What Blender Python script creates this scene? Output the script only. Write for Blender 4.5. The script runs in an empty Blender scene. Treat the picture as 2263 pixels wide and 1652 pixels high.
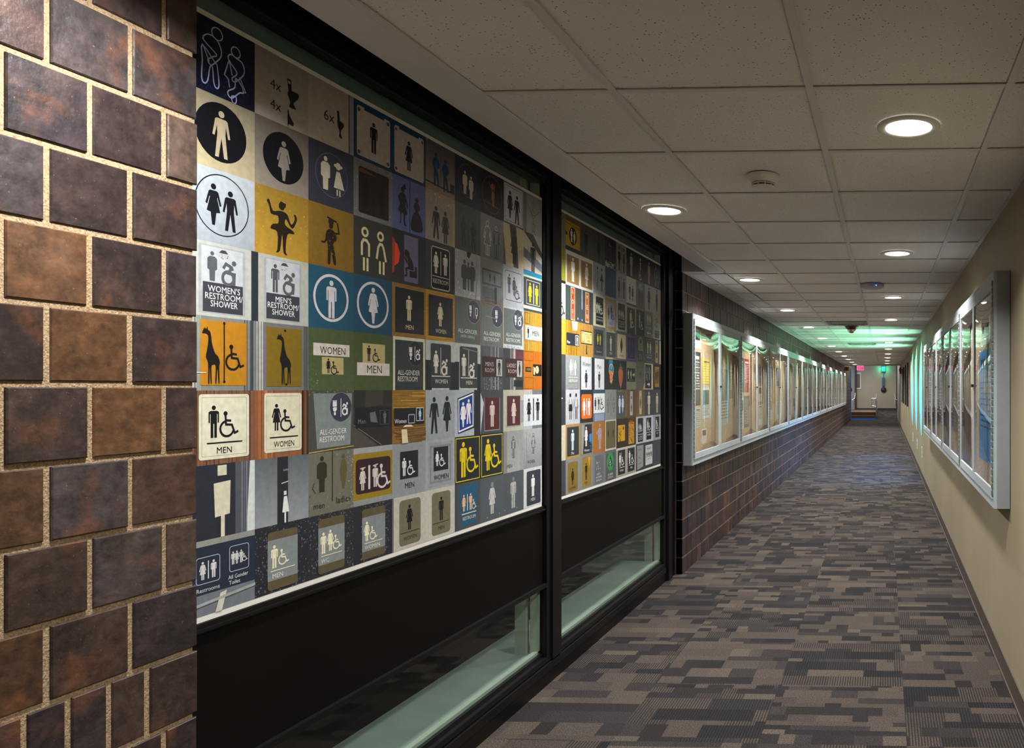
import bpy, math, random
from mathutils import Vector
SC = bpy.context.scene
COL = SC.collection
# ---------------------------------------------------------------- camera
W, H_ = 2263, 1652
F = 1647.0
TH = math.radians(2.2)
CX, CY = 1892.0, 859.0
ZC = 1.458
cam = bpy.data.cameras.new('camera'); cam_o = bpy.data.objects.new('camera', cam); COL.objects.link(cam_o)
cam_o.location = (0, 0, ZC); cam_o.rotation_euler = (math.pi / 2, 0, TH)
cam.sensor_width = 36; cam.lens = F / W * 36
cam.shift_x = (W / 2 - CX) / W; cam.shift_y = (CY - H_ / 2) / W
cam.clip_start = 0.02; cam.clip_end = 200
SC.camera = cam_o
# ---------------------------------------------------------------- world, exposure
w = bpy.data.worlds.new('world'); SC.world = w; w.use_nodes = True
w.node_tree.nodes['Background'].inputs[0].default_value = (0.5, 0.55, 0.6, 1)
w.node_tree.nodes['Background'].inputs[1].default_value = 0.05
SC.view_settings.view_transform = 'Standard'; SC.view_settings.look = 'None'
SC.view_settings.exposure = 0.33; SC.view_settings.gamma = 1
SC.view_settings.use_curve_mapping = False
LAMP_W = 27.0      # each ceiling downlight
# ---------------------------------------------------------------- pixel -> world helpers (used to read positions off the photo)
def yon(x, X):
    u = (x - CX) / F; c, s = math.cos(TH), math.sin(TH)
    return X * (c + u * s) / (u * c - s)
def zon(x, y, X):
    Y = yon(x, X); return ZC - (y - CY) / F * (Y * math.cos(TH) - X * math.sin(TH))
# ---------------------------------------------------------------- materials
def lin(v): return v / 12.92 if v <= .04045 else ((v + .055) / 1.055) ** 2.4
def hx(s):
    if isinstance(s, tuple): return s
    if len(s) == 3: s = ''.join(ch * 2 for ch in s)
    return tuple(lin(int(s[i:i + 2], 16) / 255) for i in (0, 2, 4))
class NT:
    def __init__(s, name):
        s.m = bpy.data.materials.new(name); s.m.use_nodes = True; s.t = s.m.node_tree; s.t.nodes.clear()
        s.out = s.t.nodes.new('ShaderNodeOutputMaterial')
    def n(s, typ, ins=None, **kw):
        nd = s.t.nodes.new('ShaderNode' + typ)
        for k, v in kw.items(): setattr(nd, k, v)
        for k, v in (ins or {}).items(): s.set(nd, k, v)
        return nd
    def set(s, nd, k, v):
        i = nd.inputs[k]
        if isinstance(v, bpy.types.NodeSocket): s.t.links.new(v, i)
        elif isinstance(v, tuple) and len(v) == 3 and i.type == 'RGBA': i.default_value = (*v, 1)
        else: i.default_value = v
    def math(s, op, a, b=0.0): return s.n('Math', {0: a, 1: b}, operation=op).outputs[0]
    def mix(s, f, a, b, bt='MIX'):
        nd = s.n('Mix', data_type='RGBA', blend_type=bt)
        s.set(nd, 0, f); s.set(nd, 6, a); s.set(nd, 7, b); return nd.outputs[2]
    def ramp(s, f, p0, c0, p1, c1):
        nd = s.n('ValToRGB'); s.t.links.new(f, nd.inputs[0]); e = nd.color_ramp.elements
        e[0].position = p0; e[0].color = (*c0, 1); e[1].position = p1; e[1].color = (*c1, 1); return nd.outputs[0]
    def coord(s): return s.n('TexCoord').outputs['Object']
    def noise(s, scale, detail=3, vec=None, rough=.5):
        nd = s.n('TexNoise', {'Scale': scale, 'Detail': detail, 'Roughness': rough}); s.t.links.new(vec or s.coord(), nd.inputs['Vector']); return nd.outputs[0]
    def done(s, sh): s.t.links.new(sh, s.out.inputs[0]); return s.m
    def pbr(s, col, rough=.5, metal=0., bump=None, bs=.2, bd=.002, spec=.5):
        b = s.n('BsdfPrincipled', {'Base Color': col, 'Roughness': rough, 'Metallic': metal, 'Specular IOR Level': spec})
        if bump is not None:
            bn = s.n('Bump', {'Strength': bs, 'Distance': bd, 'Height': bump}); s.t.links.new(bn.outputs[0], b.inputs['Normal'])
        return s.done(b.outputs[0])
def simple(name, c, rough=.5, metal=0., var=.12, scale=8., spec=.5, bump=0.):
    n = NT(name); c = hx(c); f = n.noise(scale)
    lo = tuple(x * (1 - var) for x in c); hi = tuple(min(1, x * (1 + var)) for x in c)
    return n.pbr(n.ramp(f, .3, lo, .7, hi), rough, metal, spec=spec, bump=(n.noise(scale * 12) if bump else None), bs=bump)
def attr_mat(name, rough=.5, var=.15, scale=30., spec=.5, metal=0., bump=0.):
    n = NT(name); a = n.n('Attribute', attribute_name='Col').outputs['Color']
    f = n.noise(scale, 4)
    c = n.mix(1.0, a, n.ramp(f, .25, (1 - var,) * 3, .75, (1 + var * .6,) * 3), 'MULTIPLY')
    return n.pbr(c, rough, metal, spec=spec, bump=(f if bump else None), bs=bump)
def emit(name, c, st):
    n = NT(name); return n.done(n.n('Emission', {'Color': hx(c), 'Strength': st}).outputs[0])
def glass(name, tint, refl=1.0, wav=0., rough=0.02, wscale=3.):
    n = NT(name)
    ge = n.n('NewGeometry'); dt = n.n('VectorMath', {0: ge.outputs['Incoming'], 1: ge.outputs['Normal']}, operation='DOT_PRODUCT')
    q = n.math('SUBTRACT', 1.0, n.math('ABSOLUTE', dt.outputs['Value'])); fr = n.math('ADD', n.math('MULTIPLY', n.math('POWER', q, 5.0), .90 * refl), .045 * refl)
    g = n.n('BsdfGlossy', {'Color': (1., 1., 1.), 'Roughness': rough})
    t = n.n('BsdfTransparent', {'Color': tint})
    if wav:
        bn = n.n('Bump', {'Strength': 1.0, 'Distance': wav, 'Height': n.noise(wscale, 1)})
        n.t.links.new(bn.outputs[0], g.inputs['Normal'])
    mx = n.n('MixShader'); n.t.links.new(fr, mx.inputs[0]); n.t.links.new(t.outputs[0], mx.inputs[1]); n.t.links.new(g.outputs[0], mx.inputs[2])
    return n.done(mx.outputs[0])
M = {}
M['black'] = simple('black_painted_metal', '0d0b0b', .4, 0, .15, 4, .3)
M['panel'] = simple('dark_bronze_panel', '0b0807', .45, 0, .2, 3, .12)
M['alu'] = simple('brushed_aluminium', 'a2aaab', .6, .1, .05, 20)
M['alud'] = simple('aluminium_side', '8f9294', .5, .3, .05, 20)
M['dark'] = simple('dark_rubber', '151515', .6)
M['white'] = simple('white_plastic', 'd9d6cc', .5, 0, .04)
M['steel'] = simple('polished_steel', 'c9ccd0', .25, .9, .05)
M['print'] = attr_mat('printed_film', .45, .16, 55., .35)
M['paper'] = attr_mat('printed_paper', .7, .1, 20., .2)
M['teal'] = simple('dark_green_grey_blind', '7d908f', .7, 0, .1, 3)
M['ledge'] = simple('pale_green_ledge', 'a3aaa6', .55, 0, .1, 5)
M['jamb'] = simple('pale_jamb', 'b6baad', .6, 0, .06, 6)
M['cork'] = simple('tan_corkboard', 'b39a78', .85, 0, .22, 60, .2)
M['drywall'] = simple('soffit_plaster', 'd2cecd', .85, 0, .03, 4, .2)
M['grey_plaster'] = simple('grey_plaster', '77777a', .85, 0, .03, 4, .2)
M['blue'] = simple('bright_blue', '1a7cff', .5, 0, .25, 9)
M['red'] = simple('dark_red_plastic', '5c0f12', .4)
M['yellow'] = simple('yellow_sign_board', 'caa012', .5, 0, .08)
M['brass'] = simple('hinge_metal', '90928f', .35, .8)
M['lamp'] = emit('downlight_glow', 'fffdf4', 9.)
M['exit'] = emit('exit_sign_glow', 'ff1150', 1.1)
M['exitw'] = emit('exit_sign_face', 'cfa6e0', .75)
M['tealglow'] = emit('teal_lamp_glow', '20ffd0', 1.3)
M['glass'] = glass('window_glass', (.93, .97, .95), .9, 0, .0)
M['tintglass'] = glass('tinted_glass', (.86, .91, .88), .9, .0, .0)
M['acrylic'] = glass('acrylic_door_pane', (.96, .97, .96), 1.4, .0012, .008, 3.0)
M['acrylic2'] = glass('acrylic_door_pane_warped', (.96, .97, .96), 1.15, .0015, .008, 2.4)
def brickmat(name, warm, rough):
    n = NT(name); a = n.n('Attribute', attribute_name='Col').outputs['Color']
    f1 = n.noise(9, 4); f2 = n.noise(45, 5); f3 = n.noise(230, 2)
    c = n.mix(1.0, a, n.ramp(f2, .25, (.6,) * 3, .75, (1.4,) * 3), 'MULTIPLY')
    c = n.mix(n.ramp(n.noise(5, 5, rough=.7), .5, (0, 0, 0), .75, (.5,) * 3), c, hx('5a463b') if warm > .2 else hx('3f342f'))
    c = n.mix(n.ramp(f1, .56, (0, 0, 0), .68, (warm,) * 3), c, hx('6e4226'))
    c = n.mix(n.ramp(f3, .71, (0, 0, 0), .76, (.3,) * 3), c, hx('a8957c'))
    c = n.mix(n.ramp(n.noise(22, 6, rough=.75), .50, (1,) * 3, .62, (.45,) * 3), (0., 0., 0.), c) if False else n.mix(1.0, c, n.ramp(n.noise(14, 6, rough=.8), .35, (.5,) * 3, .65, (1.35,) * 3), 'MULTIPLY')
    h = n.math('ADD', f2, n.math('MULTIPLY', f1, 1.5))
    return n.pbr(c, rough, 0, h, .5, .004, .5)
M['brick'] = brickmat('glazed_brick', .45, .42)
M['brick_far'] = brickmat('dark_brick', .12, .5)
n = NT('sand_mortar'); f = n.noise(260, 3)
M['mortar'] = n.pbr(n.ramp(f, .3, hx('7a654c'), .7, hx('ab9474')), .95, 0, f, .8, .003, .1)
n = NT('cream_wall_paint'); f = n.noise(1.3, 3)
M['cream'] = n.pbr(n.ramp(f, .3, hx('8e8268'), .7, hx('988b70')), .6, 0, n.noise(350, 2), .12, .001, .3)
n = NT('mortar_grey'); f = n.noise(200, 2)
M['mortar_far'] = n.pbr(n.ramp(f, .3, hx('7d6a58'), .7, hx('ac957a')), .95, 0, f, .6, .003, .1)
M['wood_step'] = simple('brown_stair', '5d4128', .5, 0, .2, 12)
M['base'] = simple('brown_rubber_base', '4a3e36', .5, 0, .08, 10)
# ceiling tile: pale mineral board with pinholes and fissures
n = NT('mineral_ceiling_tile')
v = n.n('TexVoronoi', {'Scale': 75.0}); n.t.links.new(n.coord(), v.inputs['Vector'])
pin = n.ramp(v.outputs['Distance'], .10, (1, 1, 1), .2, (0, 0, 0))
gate = n.ramp(n.noise(30, 2), .38, (0, 0, 0), .52, (1, 1, 1))
pm = n.mix(1.0, pin, gate, 'MULTIPLY')
base = n.ramp(n.noise(1.5, 3), .3, hx('dbd7d4'), .7, hx('e4e1de'))
M['tile'] = n.pbr(n.mix(pm, base, hx('4a4541')), .9, 0, n.noise(180, 3), .25, .001, .15)
M['tee'] = simple('ceiling_grid_metal', 'cfcdcb', .5, 0, .03, 5, .3)
# carpet
n = NT('loop_carpet'); a = n.n('Attribute', attribute_name='Col').outputs['Color']; st = n.n('Attribute', attribute_name='st').outputs['Fac']
sx = n.n('SeparateXYZ', {0: n.coord()})
def stripes(axis):
    s_ = n.math('SINE', n.math('MULTIPLY', sx.outputs[axis], 2 * math.pi / .0125)); return n.math('MULTIPLY', n.math('ADD', s_, 1.0), .5)
isx = n.math('COMPARE', st, 1.0); isx.node.inputs[2].default_value = .3
isy = n.math('COMPARE', st, 2.0); isy.node.inputs[2].default_value = .3
amt = n.math('ADD', n.math('MULTIPLY', isx, stripes(0)), n.math('MULTIPLY', isy, n.math('MULTIPLY', stripes(1), .55)))
sp = n.noise(300, 2); sp2 = n.noise(130, 3)
c = n.mix(1.0, n.mix(.12, a, hx('5a4e44')), n.ramp(sp, .34, (.25,) * 3, .66, (1.8,) * 3), 'MULTIPLY')
c = n.mix(1.0, c, n.ramp(sp2, .3, (.7,) * 3, .7, (1.25,) * 3), 'MULTIPLY')
c = n.mix(n.math('MULTIPLY', amt, .85), c, hx('16171a'))
M['carpet'] = n.pbr(c, .95, 0, sp, .6, .004, .1)
# wall lamp: greenish at the top, blue at the foot
n = NT('wall_lamp_diffuser'); sz = n.n('SeparateXYZ', {0: n.coord()})
M['board'] = n.done(n.n('Emission', {'Color': n.ramp(n.math('DIVIDE', sz.outputs[2], 1.55), .1, hx('6ccdec'), .85, hx('93e8cc')), 'Strength': 1.15}).outputs[0])
# ---------------------------------------------------------------- mesh builder
class MB:
    def __init__(s): s.v = []; s.f = []; s.c = []; s.m = []; s.st = []
    def face(s, pts, c=None, m=0, st=0):
        b = len(s.v); s.v += [tuple(p) for p in pts]; s.f.append(tuple(range(b, b + len(pts)))); s.c.append(c); s.m.append(m); s.st.append(st)
    def raw(s, vs, fs, c=None, m=0):
        b = len(s.v); s.v += [tuple(p) for p in vs]
        for f in fs: s.f.append(tuple(b + i for i in f)); s.c.append(c); s.m.append(m); s.st.append(0)
    def box(s, x0, y0, z0, x1, y1, z1, c=None, m=0):
        x0, x1 = sorted((x0, x1)); y0, y1 = sorted((y0, y1)); z0, z1 = sorted((z0, z1))
        vs = [(x0, y0, z0), (x1, y0, z0), (x1, y1, z0), (x0, y1, z0), (x0, y0, z1), (x1, y0, z1), (x1, y1, z1), (x0, y1, z1)]
        s.raw(vs, [(0, 3, 2, 1), (4, 5, 6, 7), (0, 1, 5, 4), (1, 2, 6, 5), (2, 3, 7, 6), (3, 0, 4, 7)], c, m)
    def lathe(s, ctr, prof, seg=32, c=None, m=0, axis='z', cap=True):
        vs = []; fs = []
        for r, h in prof:
            for k in range(seg):
                a = 2 * math.pi * k / seg; p, q = r * math.cos(a), r * math.sin(a)
                if axis == 'z': vs.append((ctr[0] + p, ctr[1] + q, ctr[2] + h))
                elif axis == 'x': vs.append((ctr[0] + h, ctr[1] + p, ctr[2] + q))
                else: vs.append((ctr[0] + p, ctr[1] + h, ctr[2] + q))
        for i in range(len(prof) - 1):
            for k in range(seg):
                k2 = (k + 1) % seg; fs.append((i * seg + k, i * seg + k2, (i + 1) * seg + k2, (i + 1) * seg + k))
        if cap:
            fs.append(tuple(range(seg - 1, -1, -1))); fs.append(tuple((len(prof) - 1) * seg + k for k in range(seg)))
        s.raw(vs, fs, c, m)
    def tube(s, pts, r, seg=10, c=None, m=0):
        pts = [Vector(p) for p in pts]; vs = []; fs = []
        for i, p in enumerate(pts):
            d = (pts[min(i + 1, len(pts) - 1)] - pts[max(i - 1, 0)]).normalized()
            up = Vector((0, 0, 1)) if abs(d.z) < .9 else Vector((1, 0, 0))
            a = d.cross(up).normalized(); b = d.cross(a)
            for k in range(seg):
                t = 2 * math.pi * k / seg; vs.append(tuple(p + a * (r * math.cos(t)) + b * (r * math.sin(t))))
        for i in range(len(pts) - 1):
            for k in range(seg):
                k2 = (k + 1) % seg; fs.append((i * seg + k, i * seg + k2, (i + 1) * seg + k2, (i + 1) * seg + k))
        fs.append(tuple(range(seg))); fs.append(tuple((len(pts) - 1) * seg + k for k in range(seg)))
        s.raw(vs, fs, c, m)
    def build(s, name, mats, parent=None, org=(0, 0, 0), smooth=False, label=None):
        if not isinstance(mats, (list, tuple)): mats = [mats]
        p0 = org
        if parent is not None: p0 = parent.get('_w', (0, 0, 0))
        me = bpy.data.meshes.new(name)
        me.from_pydata([(x - p0[0], y - p0[1], z - p0[2]) for x, y, z in s.v], [], s.f)
        for mt in mats: me.materials.append(mt)
        if any(s.m): me.polygons.foreach_set('material_index', s.m)
        if any(c is not None for c in s.c):
            at = me.attributes.new('Col', 'FLOAT_COLOR', 'CORNER'); buf = []
            for f, c in zip(s.f, s.c):
                if c is None: c = (.5, .5, .5)
                if isinstance(c, list):
                    for q in c: buf += [q[0], q[1], q[2], 1]
                else: buf += [c[0], c[1], c[2], 1] * len(f)
            at.data.foreach_set('color', buf)
        if any(s.st):
            at = me.attributes.new('st', 'FLOAT', 'FACE'); at.data.foreach_set('value', [float(x) for x in s.st])
        if smooth: me.polygons.foreach_set('use_smooth', [True] * len(me.polygons))
        o = bpy.data.objects.new(name, me); COL.objects.link(o)
        if parent is not None: o.parent = parent
        else: o.location = p0
        if label: o['label'] = label
        o['_w'] = tuple(float(q) for q in p0)
        return o
def thing(name, loc, label, cat, group=None):
    o = bpy.data.objects.new(name, None); COL.objects.link(o); o.location = loc; o.empty_display_size = .1
    o['_w'] = tuple(loc); o['label'] = label; o['category'] = cat
    if group: o['group'] = group
    return o
def tag(o, label, cat, group=None):
    o['label'] = label; o['category'] = cat
    if group: o['group'] = group
    return o
def struct(o): o['kind'] = 'structure'; return o
def copy_tree(o, parent=None, loc=None):
    c = o.copy(); COL.objects.link(c)
    if parent is not None: c.parent = parent
    if loc is not None: c.location = loc
    for ch in list(o.children): copy_tree(ch, c)
    return c
ORD = ['first', 'second', 'third', 'fourth', 'fifth', 'sixth', 'seventh', 'eighth', 'ninth', 'tenth', 'eleventh', 'twelfth', 'thirteenth', 'fourteenth']
# ================================================================ the setting
XL, XR, ZCEIL = -1.59, .608, ZC + .92
YEND, YB = 29.5, -2.2
R = random.Random(4)
def sc_(c, a, b):
    k = R.uniform(a, b); return tuple(q * k for q in c)
# ---- floor: carpet tiles of random streaks
fl = MB()
TS = .61; fy = yon(2019, .0935) if False else 0
cols = {'lo': hx('17181b'), 'mid': hx('252325'), 'tan': hx('3e3732'), 'tan2': hx('463e36')}
def carpet(x0, x1, y0, y1, zf):
    ix0 = math.floor((x0 - .09) / TS)
    x = .09 + ix0 * TS; ix = ix0
    while x < x1:
        iy = math.floor(y0 / TS); y = iy * TS
        while y < y1:
            turn = (ix + iy) % 2
            rows = []; t = 0
            while t < 1:
                h = R.choice((.07, .1, .14, .19)); rows.append((t, min(1, t + h))); t += h
            for a, b in rows:
                u = -R.random() * .2; prev = None
                while u < 1:
                    l = R.choice((.12, .18, .26, .4)) * R.uniform(.8, 1.2); u2 = min(1, u + l)
                    k = R.choices(('lo', 'mid', 'tan', 'tan2'), (3.0, 2.6, 4.2, 2.8))[0]
                    c = sc_(cols[k], .85, 1.12); st = 0
                    if turn == 1: st = 1 if R.random() < .6 else 0
                    else: st = 2 if R.random() < .3 else 0
                    ua = max(0, u)
                    if u2 > 0:
                        if turn == 0 : q = (ua, a, u2, b)
                        else: q = (ua, a, u2, b) if R.random() < 2 else None
                        if turn == 1:   # blockier cells
                            q = (ua, a, u2, b)
                        X0, Y0, X1, Y1 = x + q[0] * TS, y + q[1] * TS, x + q[2] * TS, y + q[3] * TS
                        X0, X1 = max(X0, x0), min(X1, x1); Y0, Y1 = max(Y0, y0), min(Y1, y1)
                        if X1 - X0 > 1e-4 and Y1 - Y0 > 1e-4:
                            fl.face([(X0, Y0, zf(Y0)), (X1, Y0, zf(Y0)), (X1, Y1, zf(Y1)), (X0, Y1, zf(Y1))], c, 0, st)
                    u = u2
            y += TS; iy += 1
        x += TS; ix += 1
carpet(-1.72, XR, YB, 36.0, lambda y: 0.0)
struct(fl.build('floor', M['carpet']))
fl = MB(); carpet(-.42, XR + 1.2, 36.0, 43.0, lambda y: min(.33, (y - 36.0) * .0825)); struct(fl.build('floor_ramp', M['carpet']))
# ---- ceiling with grid
ce = MB()
tx = [-1.45 + .61 * k for k in range(0, 4)]     # main tees: -1.45(-only far), -.84, -.23, .38
y0t = 1514 / 664. - .61 * 9                      # cross tee phase
T = .012
XS = -1.27
def ctile(xa, xb, ya, yb): ce.face([(xa, ya, ZCEIL + .006), (xa, yb, ZCEIL + .006), (xb, yb, ZCEIL + .006), (xb, ya, ZCEIL + .006)], None, 0)
Y1 = 5.80
ctile(XS - .01, XR, YB, YEND); ctile(XL, XS, Y1, YEND)
for x in (-.84, -.23, .38): ce.box(x - T, YB, ZCEIL - .001, x + T, YEND, ZCEIL + .003, None, 1)
ce.box(-1.45 - T, Y1 + .1, ZCEIL - .001, -1.45 + T, YEND, ZCEIL + .003, None, 1)
ce.box(XS, YB, ZCEIL - .002, XS + .022, Y1, ZCEIL + .003, None, 1)
ce.box(XR - .022, YB, ZCEIL - .002, XR, YEND, ZCEIL + .003, None, 1)
ce.box(XL, Y1, ZCEIL - .002, XL + .022, YEND, ZCEIL + .003, None, 1)
y = y0t
while y < YEND:
    if y > YB: ce.box((XS + .02) if y < Y1 else XL, y - T, ZCEIL, XR, y + T, ZCEIL + .0035, None, 1)
    y += .61
ce.box(XL - .1, YEND - .03, ZCEIL, XR + .2, YEND, ZCEIL + .6, None, 2)
ce.box(XS, YB, ZCEIL - .003, -1.40, Y1 + .02, ZCEIL + .28, None, 2)      # plaster drop edge beside the window recess
ce.box(-1.41, Y1 - .02, ZCEIL - .003, XL, Y1 + .09, ZCEIL + .28, None, 2)  # end of the recess
ce.box(-1.41, YB, 2.66, -2.6, Y1 + .05, 2.70, None, 3)       # dark top of the recess
struct(ce.build('ceiling', [M['tile'], M['tee'], M['drywall'], M['black']]))
# ---- right wall
wr = MB(); wr.box(XR, YB, 0, XR + .15, 36.6, 3.1); struct(wr.build('wall_right', M['cream']))
wb = MB(); wb.box(-1.8, YB - .1, 0, XR + .15, YB, 3.0); struct(wb.build('wall_back', M['cream']))
bb = MB(); bb.box(XR - .008, YB, 0, XR, 36, .108); bb.box(XR - .014, YB, 0, XR, 36, .012)
struct(bb.build('baseboard_right', M['base']))
# ---- brick walls (left): near pier with its own coursing, far wall in running bond
def brick(mb, x, y0, y1, z0, z1, c, d=.006, m=0, dep=.05):
    j = R.uniform(-.0015, .0015); x += j
    b = .0022
    vs = [(x - dep, y0, z0), (x - dep, y1, z0), (x - dep, y1, z1), (x - dep, y0, z1),
          (x - b, y0, z0), (x - b, y1, z0), (x - b, y1, z1), (x - b, y0, z1),
          (x, y0 + b, z0 + b), (x, y1 - b, z0 + b), (x, y1 - b, z1 - b), (x, y0 + b, z1 - b)]
    fs = [(8, 9, 10, 11), (4, 5, 9, 8), (5, 6, 10, 9), (6, 7, 11, 10), (7, 4, 8, 11), (0, 1, 5, 4), (1, 2, 6, 5), (2, 3, 7, 6), (3, 0, 4, 7)]
    mb.raw(vs, fs, c, m)
NEARC = ['372823', '402c23', '2e2220', '4d3422', '383030', '3c2924', '302422', '563a24', '2d2426', '463830']
bw = MB(); PE = yon(436, XL)
def rowY(pxs): return [yon(p, XL) for p in pxs]
zj = [1.467 + .1520 * k for k in range(-11, 8)]
G = .006
for k in range(len(zj) - 1):
    idx = k - 11         # 0 = course just above joint at eye height
    z0, z1 = zj[k] + G, zj[k + 1] - G
    if z1 < 0: continue
    if z0 > 2.56: break
    z0 = max(z0, 0)
    if idx == -5: edges = [yon(p, XL) for p in (55, 153, 243, 328)] + [PE]; pre = .092
    elif idx < -5: edges = [yon(p, XL) for p in ((10, 110, 205, 360) if idx % 2 else (60, 150, 287, 365))] + [PE]; pre = .15
    elif idx % 2 == 0: edges = rowY((106, 290)) + [PE]; pre = .1525
    else: edges = rowY((5, 201, 365)) + [PE]; pre = .1525
    while edges[0] > YB: edges.insert(0, edges[0] - pre)
    for a, b in zip(edges, edges[1:]):
        ga = G * R.uniform(.7, 1.1); e = 0 if b == PE else G
        brick(bw, XL, a + G, b - e, z0, z1, sc_(hx(R.choice(NEARC)), .75, 1.25), dep=.09)
bw.box(XL - .09, YB, 0, XL - .0042, PE - .008, 2.6, None, 1)
struct(bw.build('wall_left', [M['brick'], M['mortar']]))
bf = MB(); FS = yon(1508.5, XL)
FARC = ['3f2c26', '35272a', '4a3229', '30252a', '443430', '513a30', '2c2326']
zk = [.130 + .15 * k for k in range(-1, 17)]; BL = .075
YBR = 35.0
for k in range(len(zk) - 1):
    z0, z1 = max(0, zk[k] + .005), min(2.6, zk[k + 1] - .005)
    if z1 <= 0: continue
    y = FS - (BL * .5 if k % 2 else 0); first = True
    while y < YBR:
        L = BL * 2
        a = max(y, FS)
        if y + L - a > .03: brick(bf, XL, a + (.003 if a > FS else 0), min(y + L - .004, YBR), z0, z1, sc_(hx(R.choice(FARC)), .75, 1.25))
        y += L
    # end face of the wall by the window
    bf.box(XL - .13, FS - .0, z0, XL - .004, FS + .04, z1, hx(R.choice(FARC)), 0)
bf.box(XL - .3, FS + .012, 0, XL - .006, YBR - .01, 2.6, None, 1)
struct(bf.build('wall_left_far', [M['brick_far'], M['mortar_far']]))
# ---- window bay
XG = -1.672; ZT = 2.377; ZB = .901
YA = 1.60; YM0, YM1 = yon(1201, XG), yon(1238.3, -1.66); YE0 = yon(1464, XG); YE1 = FS
ZR0, ZR1 = .905, .862     # rail under collage
ZP0 = .500                # bottom of solid panel
ZS = .165                 # bottom of lower glass
ZTOP = 2.462
def window(nm, ya, yb, first):
    f = MB()
    f.box(-1.72, ya, ZTOP, -1.66, yb, 2.66)                                # head
    f.box(-1.725, ya, ZTOP + .02, -1.640, yb, 2.52)
    f.box(-1.74, ya, .870, -1.668, yb, .885); f.box(-1.70, ya, .866, -1.659, yb, .872)   # stepped rail
    f.box(-1.74, ya, .862, -1.662, yb, .868)
    f.box(-1.70, ya, ZP0 - .012, -1.655, yb, ZP0 + .006)
    f.box(-1.72, ya, .0, -1.66, yb, .075)                                   # kick and sill steps
    f.box(-1.72, ya, .075, -1.645, yb, .112); f.box(-1.72, ya, .112, -1.668, yb, .118); f.box(-1.72, ya, .118, -1.655, yb, .142); f.box(-1.70, ya, .14, -1.675, yb, ZS - .003)
    w_ = struct(f.build(nm, M['black']))
    p = MB(); p.box(-1.70, ya, ZP0, -1.672, yb, .864); p.build('solid_panel', M['panel'], w_)
    g = MB(); g.box(-1.678, ya, .885, -1.674, yb, ZTOP); g.build('upper_pane', M['glass'], w_)
    g = MB(); g.box(-1.684, ya, ZS - .005, -1.680, yb, ZP0); g.build('lower_pane', M['tintglass'], w_)
    l = MB(); l.box(-1.99, ya, ZS - .03, -1.69, yb + (YM1 - YM0 if first else 0), ZS); l.build('inner_ledge', M['ledge'], w_)
    l = MB(); l.box(-1.715, ya, ZS, -1.69, yb, ZS + .012); l.build('ledge_nosing', M['jamb'], w_)
    j = MB(); j.box(-1.73, yb - .018, ZS, -1.69, yb, ZTOP + .1); j.box(-1.80, yb - .03, ZS, -1.745, yb, ZTOP + .1); j.build('inner_jamb', M['jamb'], w_)
    return w_
window('window_1', YA, YM0 + .0, True); window('window_2', YM1, YE0, False)
tr = MB()
for q0, q1, xx in ((0, .075, -1.66), (.075, .112, -1.645), (.112, .118, -1.668), (.118, .142, -1.655)): tr.box(-1.72, YM0, q0, xx, YM1, q1)
tr.box(-1.72, YM0, .14, -1.655, YM0 + .05, 2.66); tr.box(-1.73, YM0 + .045, .12, -1.645, YM1 - .02, 2.66); tr.box(-1.73, YM1 - .022, .142, -1.655, YM1, 2.66)
struct(tr.build('trim_1', M['black']))
tr = MB(); tr.box(-1.72, YE0, 0, -1.66, YE1, 2.66); tr.box(-1.73, YE0 + .06, 0, -1.64, YE0 + .16, 2.66); tr.box(-1.73, YE1 - .06, 0, -1.65, YE1 + .01, 2.66)
struct(tr.build('trim_2', M['black']))
# small room behind the glass
rm = MB(); rm.box(-2.42, 1.0, -.0, -2.40, YE1, 2.7); struct(rm.build('wall_window_bay', M['dark']))
rm = MB(); rm.box(-2.42, 1.0, 0, -1.70, YE1, .01); struct(rm.build('floor_window_bay', M['carpet']))
rm = MB(); rm.box(-1.80, 1.4, 2.36, -1.775, YE1, 2.70); struct(rm.build('trim_3', M['teal']))
rm = MB(); rm.box(-2.42, YE1 + .04, 0, -1.72, YE1 + .06, 2.7); struct(rm.build('wall_bay_end', M['jamb']))
# ---- far lobby
lb = MB(); lb.box(-3.5, 41.0, 0, XR + .05, 41.15, 3.3); struct(lb.build('wall_end', M['cream']))
t_ = MB(); t_.box(-1.62, 40.86, .33, -1.54, 41, 3.2); t_.box(XR + .02, 40.86, .33, XR + .14, 41, 3.2); t_.box(-1.54, 40.97, .33, XR, 41, .40)
struct(t_.build('trim_4', M['dark']))
lb = MB(); lb.box(-3.5, YEND, 3.05, 2.2, 41.2, 3.15); struct(lb.build('ceiling_lobby', M['drywall']))
lb = MB(); lb.box(-3.6, 35.6, 0, -3.5, 41, 3.1); lb.box(-3.5, 34.99, 0, -1.8, 35.05, 3.1); struct(lb.build('wall_lobby_left', M['cream']))
lb = MB(); lb.box(XR + 1.2, 36.5, 0, XR + 1.3, 43, 3.1); lb.box(XR + .05, 42.9, 0, XR + 1.2, 43, 3.1); lb.box(XL - .3, YEND, 2.6, XL - .05, 35, 3.1); struct(lb.build('wall_lobby_right', M['cream']))
s_ = MB()
s_.box(-1.9, 36.0, 0, -.42, 36.35, .165); s_.box(-1.9, 36.35, 0, -.42, 41, .33)
struct(s_.build('floor_steps', M['wood_step']))
o = MB(); o.box(-1.66, 35.86, 0, -.44, 35.99, .012); o.box(-1.66, 35.96, 0, -.44, 36.0, .05)  # bright blue L: a floor strip, then an upright strip on the wall end
tag(o.build('blue_floor_strip', M['blue'], org=(-1.05, 35.9, 0)), 'bright blue strip lying on the floor along the foot of the brown steps', 'edging strip')
o = MB(); o.box(-1.585, 34.55, 0, -1.57, 34.98, 2.36)  # blue light falling on the brick end, put in as a solid coloured strip
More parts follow.
